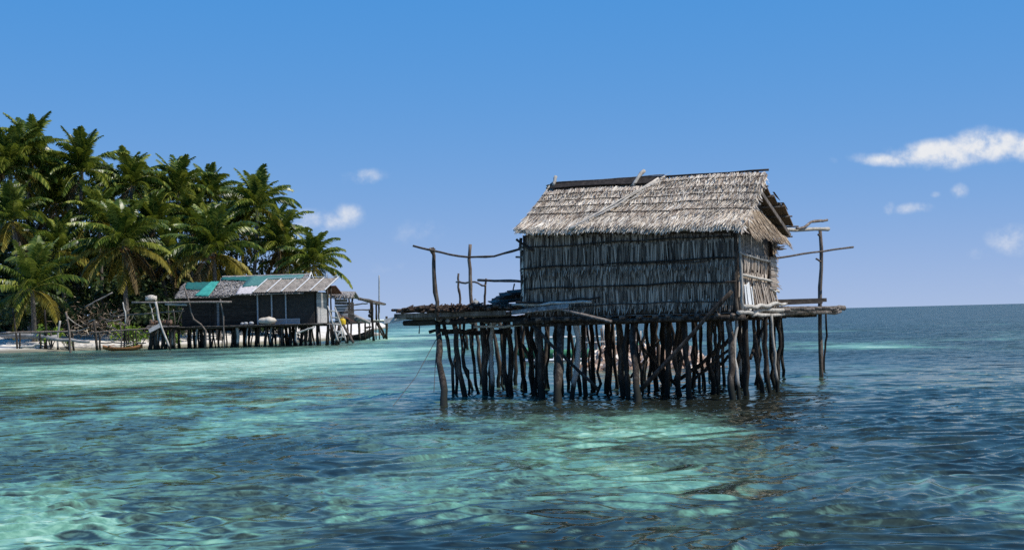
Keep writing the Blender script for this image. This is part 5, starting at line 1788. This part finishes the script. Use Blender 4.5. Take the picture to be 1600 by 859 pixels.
# ================================================================== shrubs and trees of the undergrowth
def leaf_cloud(seed, n, lobes, rx, rz, ls, mat, r_mu=.45):
    rnd = random.Random(seed)
    mb = MB()
    for k in range(n):
        lx, ly, lz_, lr = rnd.choice(lobes)
        th = rnd.uniform(0, 6.28); ph = math.asin(rnd.uniform(-.6, 1))
        rr = lr * rnd.uniform(.72, 1.08)
        p = Vector((lx + rr * math.cos(ph) * math.cos(th), ly + rr * math.cos(ph) * math.sin(th), lz_ + rr * math.sin(ph)))
        nrm = (p - Vector((lx, ly, lz_)) + Vector((rnd.uniform(-.5, .5), rnd.uniform(-.5, .5), rnd.uniform(-.2, .7))) * lr).normalized()
        a = nrm.orthogonal().normalized(); b = nrm.cross(a)
        t_ = rnd.uniform(0, 6.28)
        a, b = a * math.cos(t_) + b * math.sin(t_), b * math.cos(t_) - a * math.sin(t_)
        l = ls * rnd.uniform(.6, 1.4); w_ = l * .45
        mb.face([p - a * l, p - b * w_ + nrm * l * .1, p + a * l, p + b * w_ + nrm * l * .1], r=min(1, max(0, rnd.gauss(r_mu, .24))))
    me = bpy.data.meshes.new('foliage')
    me.from_pydata(mb.v, [], mb.f)
    a = me.attributes.new('rnd', 'FLOAT', 'POINT'); a.data.foreach_set('value', np.array(mb.r, dtype=np.float32))
    me.materials.append(M[mat])
    return me


def lobes(seed, n, spread, zr, r):
    rnd = random.Random(seed)
    return [(rnd.uniform(-spread, spread), rnd.uniform(-spread, spread) * .7, rnd.uniform(*zr), rnd.uniform(*r)) for _ in range(n)]


SHRUB = [leaf_cloud(s_, 520, lobes(s_, 8, .62, (.35, 1.15), (.25, .45)), 1, 1, .075, 'leaf') for s_ in (1, 2, 3)]
SHRUBB = [leaf_cloud(s_, 330, lobes(s_, 7, .5, (.3, .95), (.2, .4)), 1, 1, .085, 'leaf_bright') for s_ in (4, 5)]
TREE = [leaf_cloud(s_, 2600, lobes(s_, 22, .75, (-.55, .85), (.22, .42)), 1, 1, .04, 'leaf') for s_ in (6, 7, 8)]


def shrub(px, py, Y, size, label, bright=False, sx_=1.0):
    g = at(px, py, Y)
    gz = lz(g.x, Y) - .1
    root = empty('shrub', (g.x, Y, gz), label, 'shrub', 'shrubs under the palms')
    link('foliage', random.choice(SHRUBB if bright else SHRUB), root, (g.x, Y, gz), rot=(0, 0, U(0, 6.28)), scale=(size * sx_, size, size))
    mb = MB()
    for k in range(4):
        mb.pole((g.x + U(-.1, .1), Y, gz - .1), (g.x + U(-.6, .6) * size, Y + U(-.3, .3), gz + size * U(.5, .9)), .05, .02, n=4, sides=5)
    mb.build('stem', 'stilt', root)


for (x_, y_, Y, s_, br, lab, sx_) in [
    (12, 512, 146, 2.6, 0, 'dark bushy shrub at the left edge behind the fallen log', 1.2), (48, 512, 149, 3.0, 0, 'tall dark shrub behind the short young palm', 1.2),
    (78, 512, 139, 1.9, 1, 'bright green leafy shrub hanging behind the tall dark stake', 1), (105, 517, 139, .9, 1, 'low bright green tuft on the sand behind the forked stake', 1.4),
    (108, 510, 147, 2.9, 0, 'dark shrub between the young palm and the driftwood heap', 1.1), (150, 508, 148, 3.0, 0, 'big dark shrub rising behind the driftwood heap', 1.2),
    (215, 512, 140, 2.1, 1, 'bright light green bush under the fish trap rack', 1.0), (190, 509, 145, 1.9, 1, 'mid green bush behind the trunk of the front palm', 1.1),
    (238, 508, 147, 3.2, 0, 'broad dark shrub behind the fish trap', 1.2), (272, 508, 146, 2.8, 0, 'dark green shrub against the left corner of the house', 1.0),
    (268, 508, 142.5, 1.4, 1, 'small sunlit bush between rack and house corner', .8),
    (30, 512, 153, 4.2, 0, 'tall shaded bush deep under the palms at far left', 1.4), (90, 510, 154, 4.4, 0, 'tall shaded bush deep behind the low palm', 1.4), (180, 508, 154, 4.6, 0, 'tall shaded bush deep behind the front palm', 1.4),
    (250, 506, 155, 4.6, 0, 'tall shaded bush deep behind the broad shrub', 1.4),
    (440, 500, 158, 3.6, 0, 'leafy bush showing just above the tin roof end', 1.0), (410, 500, 158, 4.0, 0, 'dark bush behind the middle roof of the house', 1.2), (330, 500, 158, 4.6, 0, 'shaded bush behind the left roof of the house', 1.3), (470, 500, 156, 3.6, 0, 'dark bush between the small palm and the end of the house', 1)]:
    shrub(x_, y_, Y, s_, lab, bool(br), sx_)
for i, (x_, yc, Y, s_, lab) in enumerate([(40, 370, 172, 6.8, 'broadleaf tree deep in the grove at the left edge'), (120, 375, 174, 6.6, 'broadleaf tree deep in the grove behind the second tall palm'), (200, 385, 175, 6.4, 'broadleaf tree deep in the grove behind the front palm'),
                                          (275, 400, 176, 6.2, 'broadleaf tree deep in the grove left of the broad palm'), (345, 415, 176, 5.8, 'broadleaf tree deep in the grove behind the house'), (412, 420, 176, 5.2, 'broadleaf tree at the right end of the grove'), (80, 430, 168, 5.5, 'low broadleaf tree behind the short young palm'), (170, 440, 168, 5.5, 'low broadleaf tree behind the driftwood heap'), (250, 445, 168, 5.5, 'low broadleaf tree behind the fish trap rack'), (0, 300, 174, 6.5, 'tall broadleaf tree filling the grove at the far left edge')]):
    c = at(x_, yc, Y)
    gz = lz(c.x, Y) - .2
    root = empty('broadleaf_tree', (c.x, Y, gz), lab, 'tree', 'broadleaf trees in the grove')
    mb = MB()
    mb.pole((c.x, Y, gz), c + Vector((U(-.5, .5), 0, s_ * .2)), .3, .14, n=6, wob=.12)
    for k in range(5):
        mb.pole(c + Vector((0, 0, -s_ * .4)), c + Vector((U(-.6, .6) * s_, U(-.4, .4) * s_, U(-.1, .5) * s_)), .12, .04, n=4, wob=.1, sides=5)
    mb.build('trunk', 'trunk', root, smooth=True)
    link('crown', TREE[i % 3], root, c, rot=(0, 0, U(0, 6.28)), scale=(s_, s_, s_ * .95))
mb = MB()
for k in range(22000):
    x_ = U(-95, -27)
    Y = U(163, 182)
    zt = np.interp(x_, [-95, -60, -45, -36, -27], [15, 13.5, 10, 7.5, 4])
    z = 1.5 + zt * random.random() ** 1.1
    p = Vector((x_, Y, z)); a = Vector((U(-1, 1), U(-1, 1), U(-.6, .6))).normalized(); b = a.orthogonal().normalized()
    l = U(.35, .85)
    mb.face([p - a * l, p - b * l * .4, p + a * l, p + b * l * .4], r=min(1, max(0, random.gauss(.3, .2))))
tag(mb.build('undergrowth', 'leaf', None), 'dense shaded undergrowth filling the palm grove', 'undergrowth', kind='stuff')
